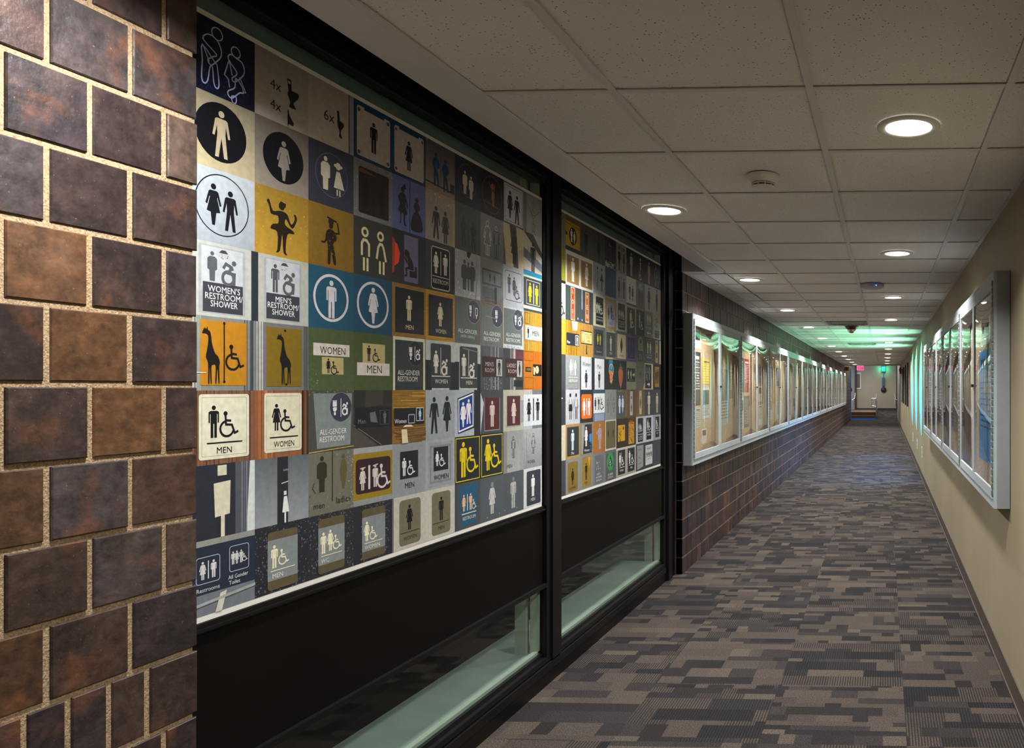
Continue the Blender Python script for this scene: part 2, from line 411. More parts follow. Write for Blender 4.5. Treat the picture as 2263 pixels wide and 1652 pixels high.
tag(o.build('painted_blue_light', M['blue'], org=(-1.58, 34.8, 0)), 'bright blue light painted as an upright strip on the far end of the brick wall', 'painted light')
# ================================================================ the two printed sign collages
TXT = {}
def text_mesh(s, mono=False):
    if s in TXT: return TXT[s]
    cu = bpy.data.curves.new('t', 'FONT'); cu.body = s; cu.size = 1; cu.resolution_u = 2; cu.fill_mode = 'FRONT'
    o = bpy.data.objects.new('t', cu); COL.objects.link(o)
    dg = bpy.context.evaluated_depsgraph_get(); dg.update()
    me = o.evaluated_get(dg).to_mesh()
    vs = [(v.co.x, v.co.y) for v in me.vertices]; fs = [tuple(p.vertices) for p in me.polygons]
    o.evaluated_get(dg).to_mesh_clear(); bpy.data.objects.remove(o); bpy.data.curves.remove(cu)
    if not vs: TXT[s] = ([], [], 1); return TXT[s]
    x0 = min(v[0] for v in vs); x1 = max(v[0] for v in vs)
    vs = [((x - x0) / .7, y / .7) for x, y in vs]
    TXT[s] = (vs, fs, (x1 - x0) / .7); return TXT[s]
MAN = [(-.11,.17),(.11,.17),(.165,.21),(.165,.54),(.12,.54),(.12,.27),(.1,.27),(.1,1),(.015,1),(.015,.57),(-.015,.57),(-.015,1),(-.1,1),(-.1,.27),(-.12,.27),(-.12,.54),(-.165,.54),(-.165,.21)]
MAN2 = [(-.1,.17),(.1,.17),(.14,.2),(.2,.55),(.15,.56),(.1,.32),(.09,.5),(.14,1),(.06,1),(0,.58),(-.06,1),(-.14,1),(-.09,.5),(-.1,.32),(-.15,.56),(-.2,.55),(-.14,.2)]
WOM = [(-.08,.17),(.08,.17),(.12,.2),(.2,.5),(.155,.53),(.1,.32),(.09,.34),(.165,.7),(.08,.7),(.08,1),(.015,1),(.015,.7),(-.015,.7),(-.015,1),(-.08,1),(-.08,.7),(-.165,.7),(-.09,.34),(-.1,.32),(-.155,.53),(-.2,.5),(-.12,.2)]
WOM2 = [(-.08,.17),(.08,.17),(.12,.2),(.2,.5),(.155,.53),(.1,.32),(.09,.34),(.17,.68),(.07,.7),(.035,1),(-.035,1),(-.07,.7),(-.17,.68),(-.09,.34),(-.1,.32),(-.155,.53),(-.2,.5),(-.12,.2)]
BLOB = [(-.09,.17),(.09,.17),(.17,.25),(.17,.6),(.1,.64),(.09,1),(-.09,1),(-.1,.64),(-.17,.6),(-.17,.25)]
CONE = [(-.06,.17),(.06,.17),(.13,.45),(.1,.7),(.03,1),(-.03,1),(-.1,.7),(-.13,.45)]
GIR = [(.10,.02),(.14,.05),(.18,0),(.2,.06),(.26,.08),(.3,.16),(.33,.3),(.42,.46),(.52,.52),(.58,.62),(.56,.72),(.57,.98),(.53,.99),(.5,.75),(.47,.99),(.43,.99),(.44,.7),(.36,.68),(.31,.72),(.32,.99),(.28,.99),(.25,.72),(.25,.99),(.2,.99),(.2,.66),(.13,.54),(.16,.44),(.2,.3),(.2,.16),(.1,.13),(.02,.13),(.04,.08)]
BALL = [(-.06,.17),(.06,.17),(.14,.22),(.22,.38),(.30,.26),(.28,.17),(.33,.17),(.35,.28),(.24,.46),(.1,.3),(.08,.42),(.26,.5),(.28,.56),(.13,.6),(.09,.95),(.14,1),(.04,.98),(.01,.62),(-.04,.95),(-.14,1),(-.1,.94),(-.1,.6),(-.25,.56),(-.2,.46),(-.08,.42),(-.09,.28),(-.24,.27),(-.28,.12),(-.33,.04),(-.28,.0),(-.2,.2)]
BEND = [(-.05,.16),(.08,.18),(.17,.3),(.16,.42),(.06,.52),(.1,.62),(.16,.98),(.08,1),(.0,.68),(-.02,1),(-.1,1),(-.1,.55),(-.17,.4),(-.14,.24)]
PIR = [(-.05,.15),(.06,.16),(.12,.24),(.2,.5),(.17,.52),(.1,.38),(.11,.5),(.18,.66),(.1,.72),(.1,.94),(.16,.98),(.04,.98),(.02,.7),(-.05,.7),(-.06,.93),(-.14,.97),(-.1,.9),(-.1,.7),(-.18,.62),(-.1,.46),(-.14,.38),(-.17,.26)]
GOWN = [(-.05,.15),(.05,.15),(.1,.2),(.14,.32),(.06,.4),(.2,.58),(.24,.95),(-.24,.98),(-.2,.6),(-.06,.4),(-.14,.32),(-.1,.2)]
THINK = [(.1,.0),(.28,.02),(.36,.14),(.38,.26),(.48,.32),(.58,.5),(.6,.72),(.3,.72),(.22,.76),(.22,1),(.05,1),(.14,.9),(.1,.7),(.28,.6),(.1,.42),(.04,.3),(.12,.28),(.3,.5),(.22,.32),(.06,.2)]
BOOT = [(.0,.0),(.1,.04),(.12,.2),(.35,.55),(.5,.72),(.4,.9),(.1,.86),(.06,1),(0,1)]
def smooth(pts, closed=True, n=3):
    o = []; N = len(pts)
    for i in range(N if closed else N - 1):
        g = lambda j: pts[(i + j) % N] if closed else pts[min(max(i + j, 0), N - 1)]
        p0, p1, p2, p3 = g(-1), g(0), g(1), g(2)
        for k in range(n):
            t = k / n
            o.append(tuple(.5 * (2 * b + (c - a) * t + (2 * a - 5 * b + 4 * c - d) * t * t + (3 * b - a - 3 * c + d) * t ** 3) for a, b, c, d in zip(p0, p1, p2, p3)))
    if not closed: o.append(pts[-1])
    return o
GIR, BALL, BEND, PIR, GOWN, THINK, BOOT = (smooth(q) for q in (GIR, BALL, BEND, PIR, GOWN, THINK, BOOT))
FIG = {'m': MAN, 'M': MAN2, 'w': WOM, 'W': WOM2, 'x': BLOB, 'y': CONE, 'e': BEND, 'p': PIR, 'q': GOWN, 'z': BALL}
class Pic:
    def __init__(s, cell, y0, z1, X, rnd): s.mb = MB(); s.cell = cell; s.y0 = y0; s.z1 = z1; s.X = X; s.k = 0; s.r = rnd; s.clip = (0, 100)
    def P(s, x, y):
        x = min(max(x, s.clip[0]), s.clip[1]); y = min(max(y, 0), 100)
        return (s.X + s.k * .00008, s.y0 + x / 100 * s.cell, s.z1 - y / 100 * s.cell)
    def poly(s, pts, c): s.mb.face([s.P(x, y) for x, y in reversed(pts)], c)
    def vc(s, c, a, b):
        k = s.r.uniform(a, b); return tuple(min(1, q * k) for q in c)
    def up(s): s.k += 1
    def rect(s, x0, y0, x1, y1, c, r=0):
        if r <= 0: s.poly([(x0, y0), (x1, y0), (x1, y1), (x0, y1)], c); return
        s.poly(s.rr(x0, y0, x1, y1, r), c)
    def rr(s, x0, y0, x1, y1, r, n=4):
        o = []
        for cx, cy, a0 in ((x1 - r, y0 + r, -90), (x1 - r, y1 - r, 0), (x0 + r, y1 - r, 90), (x0 + r, y0 + r, 180)):
            for k in range(n + 1):
                a = math.radians(a0 + 90 * k / n); o.append((cx + r * math.cos(a), cy + r * math.sin(a)))
        return o
    def ringp(s, A, B, c):
        n = len(A)
        for i in range(n): j = (i + 1) % n; s.poly([A[i], A[j], B[j], B[i]], c)
    def circ(s, x, y, r, n=28, sx=1): return [(x + r * sx * math.cos(2 * math.pi * k / n), y + r * math.sin(2 * math.pi * k / n)) for k in range(n)]
    def line(s, w_, c, pts):
        closed = len(pts) > 2 and math.hypot(pts[0][0] - pts[-1][0], pts[0][1] - pts[-1][1]) < 1e-6
        n = len(pts); A, B = [], []
        def nrm(p, q):
            d = math.hypot(q[0] - p[0], q[1] - p[1]) or 1; return (-(q[1] - p[1]) / d, (q[0] - p[0]) / d)
        for i in range(n):
            n0 = nrm(pts[i - 1], pts[i]) if i else (nrm(pts[-2], pts[0]) if closed else None)
            n1 = nrm(pts[i], pts[i + 1]) if i < n - 1 else (nrm(pts[0], pts[1]) if closed else None)
            if n0 is None: n0 = n1
            if n1 is None: n1 = n0
            mx, my = n0[0] + n1[0], n0[1] + n1[1]; l = math.hypot(mx, my)
            if l < .3: mx, my = n1
            else: mx, my = mx / l, my / l
            k = min(1.6, 1 / max(.4, mx * n1[0] + my * n1[1])) * w_ / 2
            x, y = pts[i]
            if not closed and i in (0, n - 1):
                q = pts[1] if i == 0 else pts[-2]; d = math.hypot(x - q[0], y - q[1]) or 1; x += (x - q[0]) / d * w_ * .3; y += (y - q[1]) / d * w_ * .3
            A.append((x + mx * k, y + my * k)); B.append((x - mx * k, y - my * k))
        for i in range(n - 1): s.poly([A[i], A[i + 1], B[i + 1], B[i]], c)
    def fig(s, kind, x, y, h, c, out=False):
        pts = [(x + a * h * 1.08, y + b * h) for a, b in FIG[kind]]; hd = s.circ(x, y + .075 * h, .072 * h, 16)
        if out:
            s.line(max(.7, h * .022), c, pts + pts[:1]); s.up(); s.line(max(.7, h * .022), c, hd + hd[:1])
        else: s.poly(pts, c); s.poly(hd, c)
    def wheel(s, x, y, h, c):
        t = h * .085
        L = lambda *p: (s.up(), s.line(t, c, [(x + a * h, y + b * h) for a, b in p]))
        s.poly(s.circ(x + .22 * h, y + .1 * h, .09 * h, 14), c)
        L((.22, .2), (.24, .52), (.5, .54), (.62, .86), (.76, .8)); L((.24, .36), (.44, .38))
        arc = [(.28 + .29 * math.cos(math.radians(a)), .68 + .29 * math.sin(math.radians(a))) for a in range(20, 262, 20)]
        L(*arc)
    def dwheel(s, x, y, h, c):
        t = h * .12
        L = lambda *p: (s.up(), s.line(t, c, [(x + a * h, y + b * h) for a, b in p]))
        s.poly(s.circ(x + .6 * h, y + .1 * h, .1 * h, 14), c)
        L((.15, .32), (.25, .16), (.48, .26), (.36, .5), (.62, .52), (.6, .9)); L((.48, .26), (.52, .34))
        L(*[(.34 + .24 * math.cos(math.radians(a)), .7 + .25 * math.sin(math.radians(a))) for a in range(0, 361, 24)])
    def toilet(s, x, y, h, c):
        s.rect(x, y, x + .42 * h, y + .06 * h, c); s.rect(x + .02 * h, y + .08 * h, x + .40 * h, y + .42 * h, c)
        s.poly([(x + .03 * h, y + .5 * h), (x + .14 * h, y + .46 * h), (x + .32 * h, y + .46 * h), (x + .42 * h, y + .5 * h), (x + .38 * h, y + .66 * h), (x + .3 * h, y + .76 * h), (x + .14 * h, y + .76 * h), (x + .06 * h, y + .66 * h)], c)
        s.rect(x + .13 * h, y + .8 * h, x + .31 * h, y + h, c)
    def text(s, t, x, y, h, c, al, wmax):
        vs, fs, wd = text_mesh(t); wd *= h; k = 1.0
        if wmax and wd > wmax: k = wmax / wd
        x0 = x - (wd * k / 2 if al == 'c' else 0)
        b = len(s.mb.v); s.mb.v += [s.P(x0 + vx * h * k, y + h - vy * h) for vx, vy in vs]
        for f in fs: s.mb.f.append(tuple(b + i for i in f)); s.mb.c.append(c); s.mb.m.append(0); s.mb.st.append(0)
    def run(s, spec):
        for cmd in spec.split(';'):
            a = cmd.split()
            if not a: continue
            op = a[0]; s.up()
            def fl_(i): return float(a[i])
            if op == 'b': s.rect(0, 0, 100, 100, hx(a[1]))
            elif op == 'B':   # vertical gradient
                c0, c1 = hx(a[1]), hx(a[2]); s.mb.face([s.P(0, 100), s.P(100, 100), s.P(100, 0), s.P(0, 0)], [c1, c1, c0, c0])
            elif op == 'R': s.rect(fl_(1), fl_(2), fl_(3), fl_(4), hx(a[5]), fl_(6) if len(a) > 6 else 0)
            elif op == 'Q': s.poly([(float(a[i]), float(a[i + 1])) for i in range(2, len(a), 2)], hx(a[1]))
            elif op == 'C': s.poly(s.circ(fl_(1), fl_(2), fl_(3), 32), hx(a[4]))
            elif op == 'O': s.ringp(s.circ(fl_(1), fl_(2), fl_(3), 40), s.circ(fl_(1), fl_(2), fl_(3) - fl_(4), 40), hx(a[5]))
            elif op == 'F':
                x0, y0, x1, y1, r, t = map(float, a[1:7]); s.ringp(s.rr(x0, y0, x1, y1, r), s.rr(x0 + t, y0 + t, x1 - t, y1 - t, max(.2, r - t)), hx(a[7]))
            elif op == 'L': s.line(fl_(1), hx(a[2]), [(float(a[i]), float(a[i + 1])) for i in range(3, len(a), 2)])
            elif op == 'K': pts = smooth([(float(a[i]), float(a[i + 1])) for i in range(3, len(a), 2)]); s.line(fl_(1), hx(a[2]), pts + pts[:1])
            elif op == 'U': s.poly(smooth([(float(a[i]), float(a[i + 1])) for i in range(2, len(a), 2)]), hx(a[1]))
            elif op[0] == 'f': s.fig(op[1], fl_(1), fl_(2), fl_(3), hx(a[4]))
            elif op[0] == 'o': s.fig(op[1], fl_(1), fl_(2), fl_(3), hx(a[4]), True)
            elif op == 'k': s.wheel(fl_(1), fl_(2), fl_(3), hx(a[4]))
            elif op == 'd': s.dwheel(fl_(1), fl_(2), fl_(3), hx(a[4]))
            elif op == 't': s.toilet(fl_(1), fl_(2), fl_(3), hx(a[4]))
            elif op == 'g': s.poly([(fl_(1) + p * fl_(3) * .62, fl_(2) + q * fl_(3)) for p, q in GIR], hx(a[4]))
            elif op == 'n': s.poly([(fl_(1) + p * fl_(3), fl_(2) + q * fl_(3)) for p, q in THINK], hx(a[4]))
            elif op == 'u': s.poly([(fl_(1) + p * fl_(3), fl_(2) + q * fl_(3)) for p, q in BOOT], hx(a[4]))
            elif op == 'T': s.text(a[1].replace('_', ' '), fl_(2), fl_(3), fl_(4), hx(a[5]), a[6] if len(a) > 6 else 'c', float(a[7]) if len(a) > 7 else 0)
            elif op == 'V':   # upright streaks: x0 x1 n colour
                x0, x1 = fl_(1), fl_(2)
                for _ in range(int(a[3])):
                    s.k += .25; x = s.r.uniform(x0, x1); w_ = s.r.uniform(.5, 2.6); y = s.r.uniform(0, 30); s.rect(x, y if len(a) > 5 else 0, min(x + w_, x1), 100, s.vc(hx(a[4]), .5, 1.5))
            elif op == 'H':   # level streaks: y0 y1 n colour
                y0, y1 = fl_(1), fl_(2)
                for _ in range(int(a[3])):
                    s.k += .25; y = s.r.uniform(y0, y1); h = s.r.uniform(.4, 2); x = s.r.uniform(0, 60); s.rect(x, y, min(100, x + s.r.uniform(20, 80)), min(y + h, y1), s.vc(hx(a[4]), .5, 1.5))
            elif op == 'S':   # specks: x0 y0 x1 y1 n colour size
                for _ in range(int(a[5])):
                    x, y = s.r.uniform(fl_(1), fl_(3)), s.r.uniform(fl_(2), fl_(4)); z = fl_(7) * s.r.uniform(.25, .75); s.k += .03
                    s.poly([(x, y - z), (x + z, y), (x, y + z * s.r.uniform(.6, 1.4)), (x - z, y)], s.vc(hx(a[6]), .5, 1.6))
AG = 'C 72 28 26 434757; O 72 28 26 .8 aaa; '
P1 = '''
neon outlines of two people bending on a dark wall|b 10142c;S 0 0 100 100 260 1f2850 2.6;K 1.8 b4bcea 18 32 26 22 38 24 45 34 45 44 38 54 30 62 25 57 32 50 38 44;K 1.8 b4bcea 17 40 17 60 16 84 20 90 25 84 28 66 32 64 34 84 38 90 42 84 39 60 36 56;L 1.6 b4bcea 19 42 27 58;O 39 16 9 1.7 b4bcea;O 68 28 8 1.7 b4bcea;K 1.8 b4bcea 56 42 60 34 70 36 78 38 82 48 78 58 66 70 62 66 70 56;L 1.8 b4bcea 57 44 50 66 56 70 58 80;L 1.8 b4bcea 58 46 62 62;K 1.8 b4bcea 68 64 78 72 80 80 74 82 62 94 56 92 56 86 66 78;L 1.6 b4bcea 74 60 84 78 79 79;K 1.6 b4bcea 61 92 63 100 68 98 68 90
pale wall reading 4x toilet and 4x urinal|B 8d8580 b2a9a0;T 4x 37 38 14 111;T 4x 37 68 14 111;Q 1a1a1a 58 26 66 26 67 44 61 47;U 1a1a1a 61 44 67 42 78 42 81 45 78 52 72 58 71 62 75 68 62 68 64 62 62 56 59 50;R 60 29 64 33 b2a9a0;u 59 74 24 1a1a1a
pale wall reading 6x toilet|B 9b9189 c0b6ab;R 88 0 91 100 556;R 91 0 100 100 8f8a94;T 6x 44 44 17 111;Q 111 61 36 66 37 68 54 63 55;U 111 62 52 68 52 76 54 76 60 71 66 70 72 73 80 66 78 67 70 63 62
white plate with a man on a blue surround|b 0b3c5e;R 8 8 94 94 b9aca6 5;R 26 4 78 12 0b3c5e;C 13 15 3.5 444;C 88 15 3.5 444;C 13 88 3.5 444;C 88 88 3.5 444;fm 50 26 54 15151f
white plate with a woman on a blue surround|b 0b3c5e;R 6 8 94 94 b9aca6 5;R 20 4 78 12 0b3c5e;C 11 15 3 444;C 89 15 3 444;C 11 88 3 444;fw 48 26 56 15151f
two blue bending figures under a cloudy sky|B 4e4c55 9a8571;S 0 0 100 60 14 6a6470 7;fe 34 20 66 0f4266;fe 66 24 66 0f4266;L 2 0f4266 50 20 50 86;L 2 2a8098 34 40 38 56 30 46;L 3 14304a 0 84 100 88;R 84 70 98 88 14304a
boy and girl in a circle on dark navy|b 2b303c;O 48 46 36 1 6b7184;fx 38 26 50 c9bfae;fx 62 32 50 c9bfae
orange child with raised arms in a circle|b 2a201f;O 50 50 43 .8 8d8078;C 52 30 7 9b6c40;Q a2683a 48 42 58 40 60 52 58 76 50 76 50 64 46 62;L 2.4 a2683a 50 42 36 24;L 2.4 a2683a 56 42 62 24;L .9 8d8078 18 70 84 76
white plate with a black woman and man|b 5b5e62;R 4 4 96 96 c2c2cc 1;F 8 8 92 92 1 1 333;fW 32 18 66 101218;fM 66 22 70 101218
child's line drawing of a person in a skirt|B 8b8e8c a9aaa6;V 0 22 4 444;L 1.2 222 16 22 46 54 50 60 56 54 84 34;O 50 44 8 1.2 222;L 1.2 222 50 60 52 72;F 44 72 60 92 1 1.2 222;L 1.2 222 52 76 52 90;L 1 222 44 30 47 16;L 1 222 50 32 51 14;L 1 222 55 32 58 17;L 1 222 46 92 42 98 38 98;L 1 222 56 92 58 98 66 98
white man on a black disc|B a39a80 bdb08c;C 46 48 40 0e0f16;fM 46 18 64 bdae90
white woman on a black disc|B 756c62 93897c;C 52 50 38 0d0e16;fW 52 24 60 8d857c
boy and girl with bunches in a circle|b 383a49;O 50 48 36 1 6d7080;fx 36 20 54 d8d0bc;Q d8d0bc 60 38 68 38 78 66 54 66;C 64 29 6 d8d0bc;C 57 29 2.5 d8d0bc;C 71 29 2.5 d8d0bc;R 60 68 63 78 d8d0bc;R 66 68 69 78 d8d0bc
dark plate in a rough concrete surround|b 77787a;S 0 0 100 100 150 9a9c9c 2;R 12 12 90 92 231b18 4;Q 6b3f22 14 14 60 20 14 22;L 1 000 50 14 50 90;fx 30 30 50 0f0c14;fx 72 36 50 0f0c14
pirate and lady silhouettes on violet|b 5f67a4;L 2 161828 51 0 51 100;fp 30 18 72 15141f;Q 15141f 24 22 40 20 36 10;fq 72 28 66 15141f
dark man and woman on a beige plate|b a39a8c;S 0 0 100 22 60 b8ab8a 3;R 94 10 98 100 e0a860;R 4 20 94 100 a0978a 2;fM 34 28 66 26262b;fw 66 32 66 26262b
dim couple and divider on a grey plate|b 50524f;fe 32 26 60 343647;fe 70 30 62 2c2e36;L 1.6 2a2b30 52 24 52 90
embossed outlines of two people on brushed metal|B 8a8d90 777a80;ow 30 14 78 e2dcc4;om 68 18 76 34363a;O 68 24 6 1.4 dde
dark woman on a cream and brown wall|b c9bd98;Q 3e4148 30 0 62 0 66 30 74 100 50 100;Q 5d6266 0 20 10 70 12 100 0 100;fw 52 10 82 23262f
dark man on a striped wall|b c4beae;Q 4a525a 0 0 50 0 100 40 100 55;Q 6f7480 0 40 100 70 100 92 0 64;fm 50 20 78 262c36;Q 18b 0 96 100 98 100 100 0 100
black woman and man in a ring on silver|B b9c2c8 9fa7ae;O 48 47 42 1.6 14161e;fW 34 20 56 14161e;fM 60 24 56 14161e
dark ballerina on gold|B 9c7c2c b38d32;S 0 0 100 100 90 b39344 2;fz 48 18 76 241c12;Q 241c12 42 22 46 16 56 18 55 24
dark harlequin on gold|B 8b6c24 7d5e20;fe 48 26 66 241a10;L 3 241a10 40 18 60 22;C 48 24 6 241a10;L 3 241a10 44 42 34 60 28 60;L 3 241a10 56 42 66 40 62 24;S 42 42 58 80 22 80622a 2
two cream outline figures on charcoal|b 3a3937;O 28 24 9 4.5 d9cfa0;O 68 24 9 4.5 d9cfa0;L 5 d9cfa0 20 64 20 44 24 38 32 38 38 44 38 64;L 5 d9cfa0 58 64 62 44 66 38 72 38 76 44 82 66;L 5 d9cfa0 25 70 25 90;L 5 d9cfa0 34 70 34 90;L 5 d9cfa0 66 70 66 90;L 5 d9cfa0 76 70 76 90
silhouette seated on a toilet by a red glow|B 24242a 33353a;Q e8482c 0 22 14 28 22 44 18 62 0 74;Q b03a28 0 16 8 22 6 80 0 84;R 34 6 76 94 6d6788 2;n 32 34 50 2a1a1e;R 50 72 70 84 2a1a1e;R 66 62 72 84 2a1a1e
black RESTROOM sign with white outline|b 363b3e;R 18 10 82 96 121418 7;F 18 10 82 96 7 1.8 d7d2c8;fw 34 20 44 d7d2c8;fm 66 20 44 d7d2c8;L 1.8 d7d2c8 50 18 50 66;L 1.4 d7d2c8 22 70 78 70;T RESTROOM 50 75 9 d7d2c8 c 52
blurred grey couple on cracked marble|b a8acb0;S 0 0 100 100 60 b8bcc0 4;fx 36 18 66 55585e;fx 66 18 66 55585e;R 48 22 54 84 55585e;L .8 444 80 0 84 20 78 40 86 60 80 100;Q 33363a 44 0 62 0 54 14 46 10
grey corridor sign with two small figures|B 8b8e8e 6e706f;F 8 24 92 60 1 5 55575a;R 12 28 88 56 7d7f80;fm 40 32 20 3c3e42;fw 60 32 20 3c3e42;R 10 66 60 90 5b6462;R 60 62 70 100 383b44;H 88 100 6 6a5a48
man woman and wheelchair line sign on grey|b b2b6ba;F 8 12 92 84 8 1.4 44484f;fm 28 20 46 44484f;fw 52 24 46 44484f;k 56 44 34 44484f
yellow woman and man on a black board|b 3a4446;R 0 0 100 9 178fa6;R 0 9 100 14 d8d8c8;R 0 86 100 94 d9d8c0;F 14 20 88 82 2 1.6 d9d2b0;fw 34 26 50 e8cf20;fm 70 28 50 e8cf20;R 51 26 55 78 e9e6d2
WOMEN'S RESTROOM/SHOWER frosted sign|b b7bab0;R 12 4 84 96 a4a8a8;R 16 6 80 60 bcc0c2;R 18 54 80 94 3a3d43;R 94 0 100 100 2b3038;fx 32 12 40 55595e;d 44 20 36 55595e;Q 444 42 12 56 12 52 8 46 8;S 42 14 56 20 12 333 1;T WOMEN'S 50 58 8.5 eee c 50;T RESTROOM/ 50 68 8.5 eee c 58;T SHOWER 50 78 8.5 eee c 42
MEN'S RESTROOM/SHOWER frosted sign|b b2b3a8;R 0 0 6 100 2b3038;R 16 4 86 96 a4a8a8;R 20 6 82 60 bcc0c2;R 20 56 82 94 3a3d43;fm 36 12 42 4c5055;d 48 20 36 55595e;Q 444 46 12 60 12 56 8 50 8;S 46 14 60 20 12 333 1;T MEN'S 51 60 8 eee c 36;T RESTROOM/ 51 69 8.5 eee c 58;T SHOWER 51 79 8.5 eee c 42
white man in a white ring on teal|b 1f5066;O 49 49 39 4.5 cfc9cc;fm 49 20 62 cfc9cc
white woman in a white ring on teal|b 1d4a62;O 49 49 41 4.5 cfc9cc;fW 49 18 64 cfc9cc
black MEN sign in a rough brass frame|b 8c672c;H 0 100 30 a0783a;R 8 8 94 92 20222a 1;fm 48 20 48 d5c6a0;T MEN 50 76 8.5 d5c6a0
black WOMEN sign in a yellow brass frame|b b1832a;H 0 100 30 c0923a;R 9 9 92 91 23252a 1;fw 48 22 48 d8c9a2;T WOMEN 50 76 8.5 d8c9a2 c 36
grey ALL-GENDER sign naming a urinal|b 5d6560;V 94 100 5 8a6a44;H 0 5 6 8a6a44;R 2 6 92 94 5c6561;%st 54 15 24 e6e2de;L 1.6 9aa 73 14 73 42;F 78 18 88 36 2 2 e6e2de;R 81 36 84 42 e6e2de;T ALL-GENDER 48 68 9 e6e2de c 74;T (WITH_URINAL) 48 81 6 d0ccc8 c 54
grey ALL-GENDER RESTROOM sign with one toilet|b 6a726c;V 95 100 5 8a6a44;H 0 5 6 8a6a44;R 2 6 92 94 69716c;%st 62 14 28 e6e2de;L 2 8b9190 22 32 70 34;T ALL-GENDER 50 66 9 e6e2de c 74;T RESTROOM 46 79 9 e6e2de c 66
grey ALL-GENDER RESTROOMS sign, toilet and wheelchair|b c0c4c4;R 2 4 92 90 66706c;%st 54 17 24 e6e2de;L 1.4 9aa 70 14 70 42;d 70 16 26 e6e2de;T ALL-GENDER 48 62 9 e6e2de c 72;T RESTROOMS 48 75 9 e6e2de c 70;S 6 94 94 100 30 222 2
metal MEN plate on a yellow panelled door|b b08a2c;V 0 100 24 c29a3a;R 0 34 100 76 a8823a;F 4 4 30 32 0 1 6a4f18;R 8 36 100 72 b9bdb8 1;R 22 36 36 72 eee;fm 24 40 28 222;T MEN 64 48 13 2b2b2b
black giraffe and wheelchair on orange|b 7f827e;V 0 18 10 a0a29a;V 82 100 10 484c50;R 14 5 86 93 b57c1c;g 16 14 76 161616;L 2 161616 50 8 50 88;C 50 8 2 161616;C 50 88 2 161616;k 53 36 36 161616;L 1 ddd 0 76 22 76
black giraffe on olive gold|b 70726e;V 0 14 10 b0b0a8;V 84 100 8 555;R 20 6 86 94 7d641a;g 38 14 76 161616;C 54 10 2 161616;C 56 91 2 161616
WOMEN plate over a small square sign on green|b 4b5838;S 0 60 20 100 40 66754e 2;R 10 24 90 44 cfc6ba;T WOMEN 52 29 12 1a1a1a c 56;R 28 46 76 74 b5a673;fw 42 48 24 151515;k 48 52 22 151515
MEN plate under a small square sign on green|b 46532f;R 22 18 80 52 b5a673;fm 38 21 28 151515;k 48 26 24 151515;R 8 52 92 74 cfc6ba;T MEN 52 56 14 1a1a1a
dark ALL-GENDER RESTROOM sign on cream|b 2f3536;R 2 0 98 6 cfcbb0;R 2 0 8 100 cfcbb0;R 92 0 98 100 cfcbb0;R 8 6 92 92 31373a 1;C 68 30 24 20232c;O 68 30 24 .6 667;t 48 18 24 e2ded8;L 1.4 e2ded8 66 16 66 44;d 67 20 22 e2ded8;T ALL-GENDER 48 62 9.5 d8d5cc c 66;T RESTROOM 44 74 9.5 d8d5cc c 58
dark WOMEN sign with moving wheelchair|b b4b8b0;R 0 40 20 100 22252b;R 80 42 100 100 22252b;R 16 6 86 96 33383c 5;fw 34 20 46 d9d5c4;L 1.6 d9d5c4 50 14 50 68;d 50 36 34 d9d5c4;L 1.8 d9d5c4 20 72 82 72;T WOMEN 52 78 8.5 d9d5c4 c 44
dark MEN sign with moving wheelchair|b b6bab2;R 0 40 16 100 22252b;R 86 42 100 100 22252b;R 18 6 88 96 3c4143 5;fm 34 22 48 d9d5c4;L 1.6 d9d5c4 52 14 52 70;d 52 40 34 d9d5c4;L 1.8 d9d5c4 22 74 84 74;L 1.6 8a8f92 30 10 90 16;T MEN 54 80 8.5 d9d5c4
maroon MEN'S ROOM sign with figure strip|b 474b4c;R 0 0 100 22 50555a;V 10 90 12 8a8e8e;R 8 24 96 70 3c2828 1;R 68 28 94 68 a8a6a2;fM 81 30 36 222;T MEN'S 38 36 9.5 b8a8a4 c 40;T ROOM 38 50 9.5 b8a8a4 c 40;S 10 74 90 100 50 aaa 2
maroon LADIES' ROOM sign with figure strip|b 3c4040;Q 63343a 40 0 100 6 100 30 44 26;V 30 60 8 b0b4b0;R 12 24 94 70 3c2828 1;R 66 28 92 68 a8a6a2;fy 79 30 36 222;T LADIES' 39 36 9.5 b8a8a4 c 44;T ROOM 42 50 9.5 b8a8a4 c 40;R 50 76 94 92 222628
LADIES plate and portrait on an orange door|b b86a18;F 4 2 52 26 1 1.4 74400e;F 4 68 52 98 1 1.4 74400e;V 60 100 6 a85c12;R 50 34 98 64 1a1a22;C 72 48 10 e2b890;Q e6c49c 52 40 62 44 60 62 52 60;L 2 1a1a1a 66 46 70 46;R 10 42 40 54 1d2418 2;T LADIES 25 45 6 b8a860 c 24
cream MEN sign on brown boards|b 7c5540;V 0 100 26 6a4634;R 12 5 90 93 d9d4bb 4;F 16 9 86 89 1 .8 a8a48c;fm 34 20 44 0f1016;k 44 28 36 0f1016;L 1.8 0f1016 24 71 78 71;T MEN 50 77 8.5 0f1016
cream WOMEN sign on orange boards|b 8a5636;V 0 40 18 a5683e;V 84 100 8 201a18;R 16 4 86 92 d9d2b6 4;F 20 8 82 88 1 .8 a8a48c;fw 38 20 40 0f1016;k 46 28 34 0f1016;L 1.8 0f1016 26 70 78 70;T WOMEN 52 76 8.5 0f1016 c 38
steel ALL-GENDER RESTROOM sign with black circle|b 454740;S 0 0 100 8 30 7a7040 3;Q 7c8482 10 5 96 5 92 92 18 94;C 70 28 25 353846;O 70 28 25 .7 888;t 51 17 24 e0e0dc;L 1.4 e0e0dc 70 14 70 44;d 71 20 22 e0e0dc;T ALL-GENDER 53 63 9 e0e0dc c 60;T RESTROOM 50 75 9 e0e0dc c 54;L 1.4 c8a050 0 99 100 95
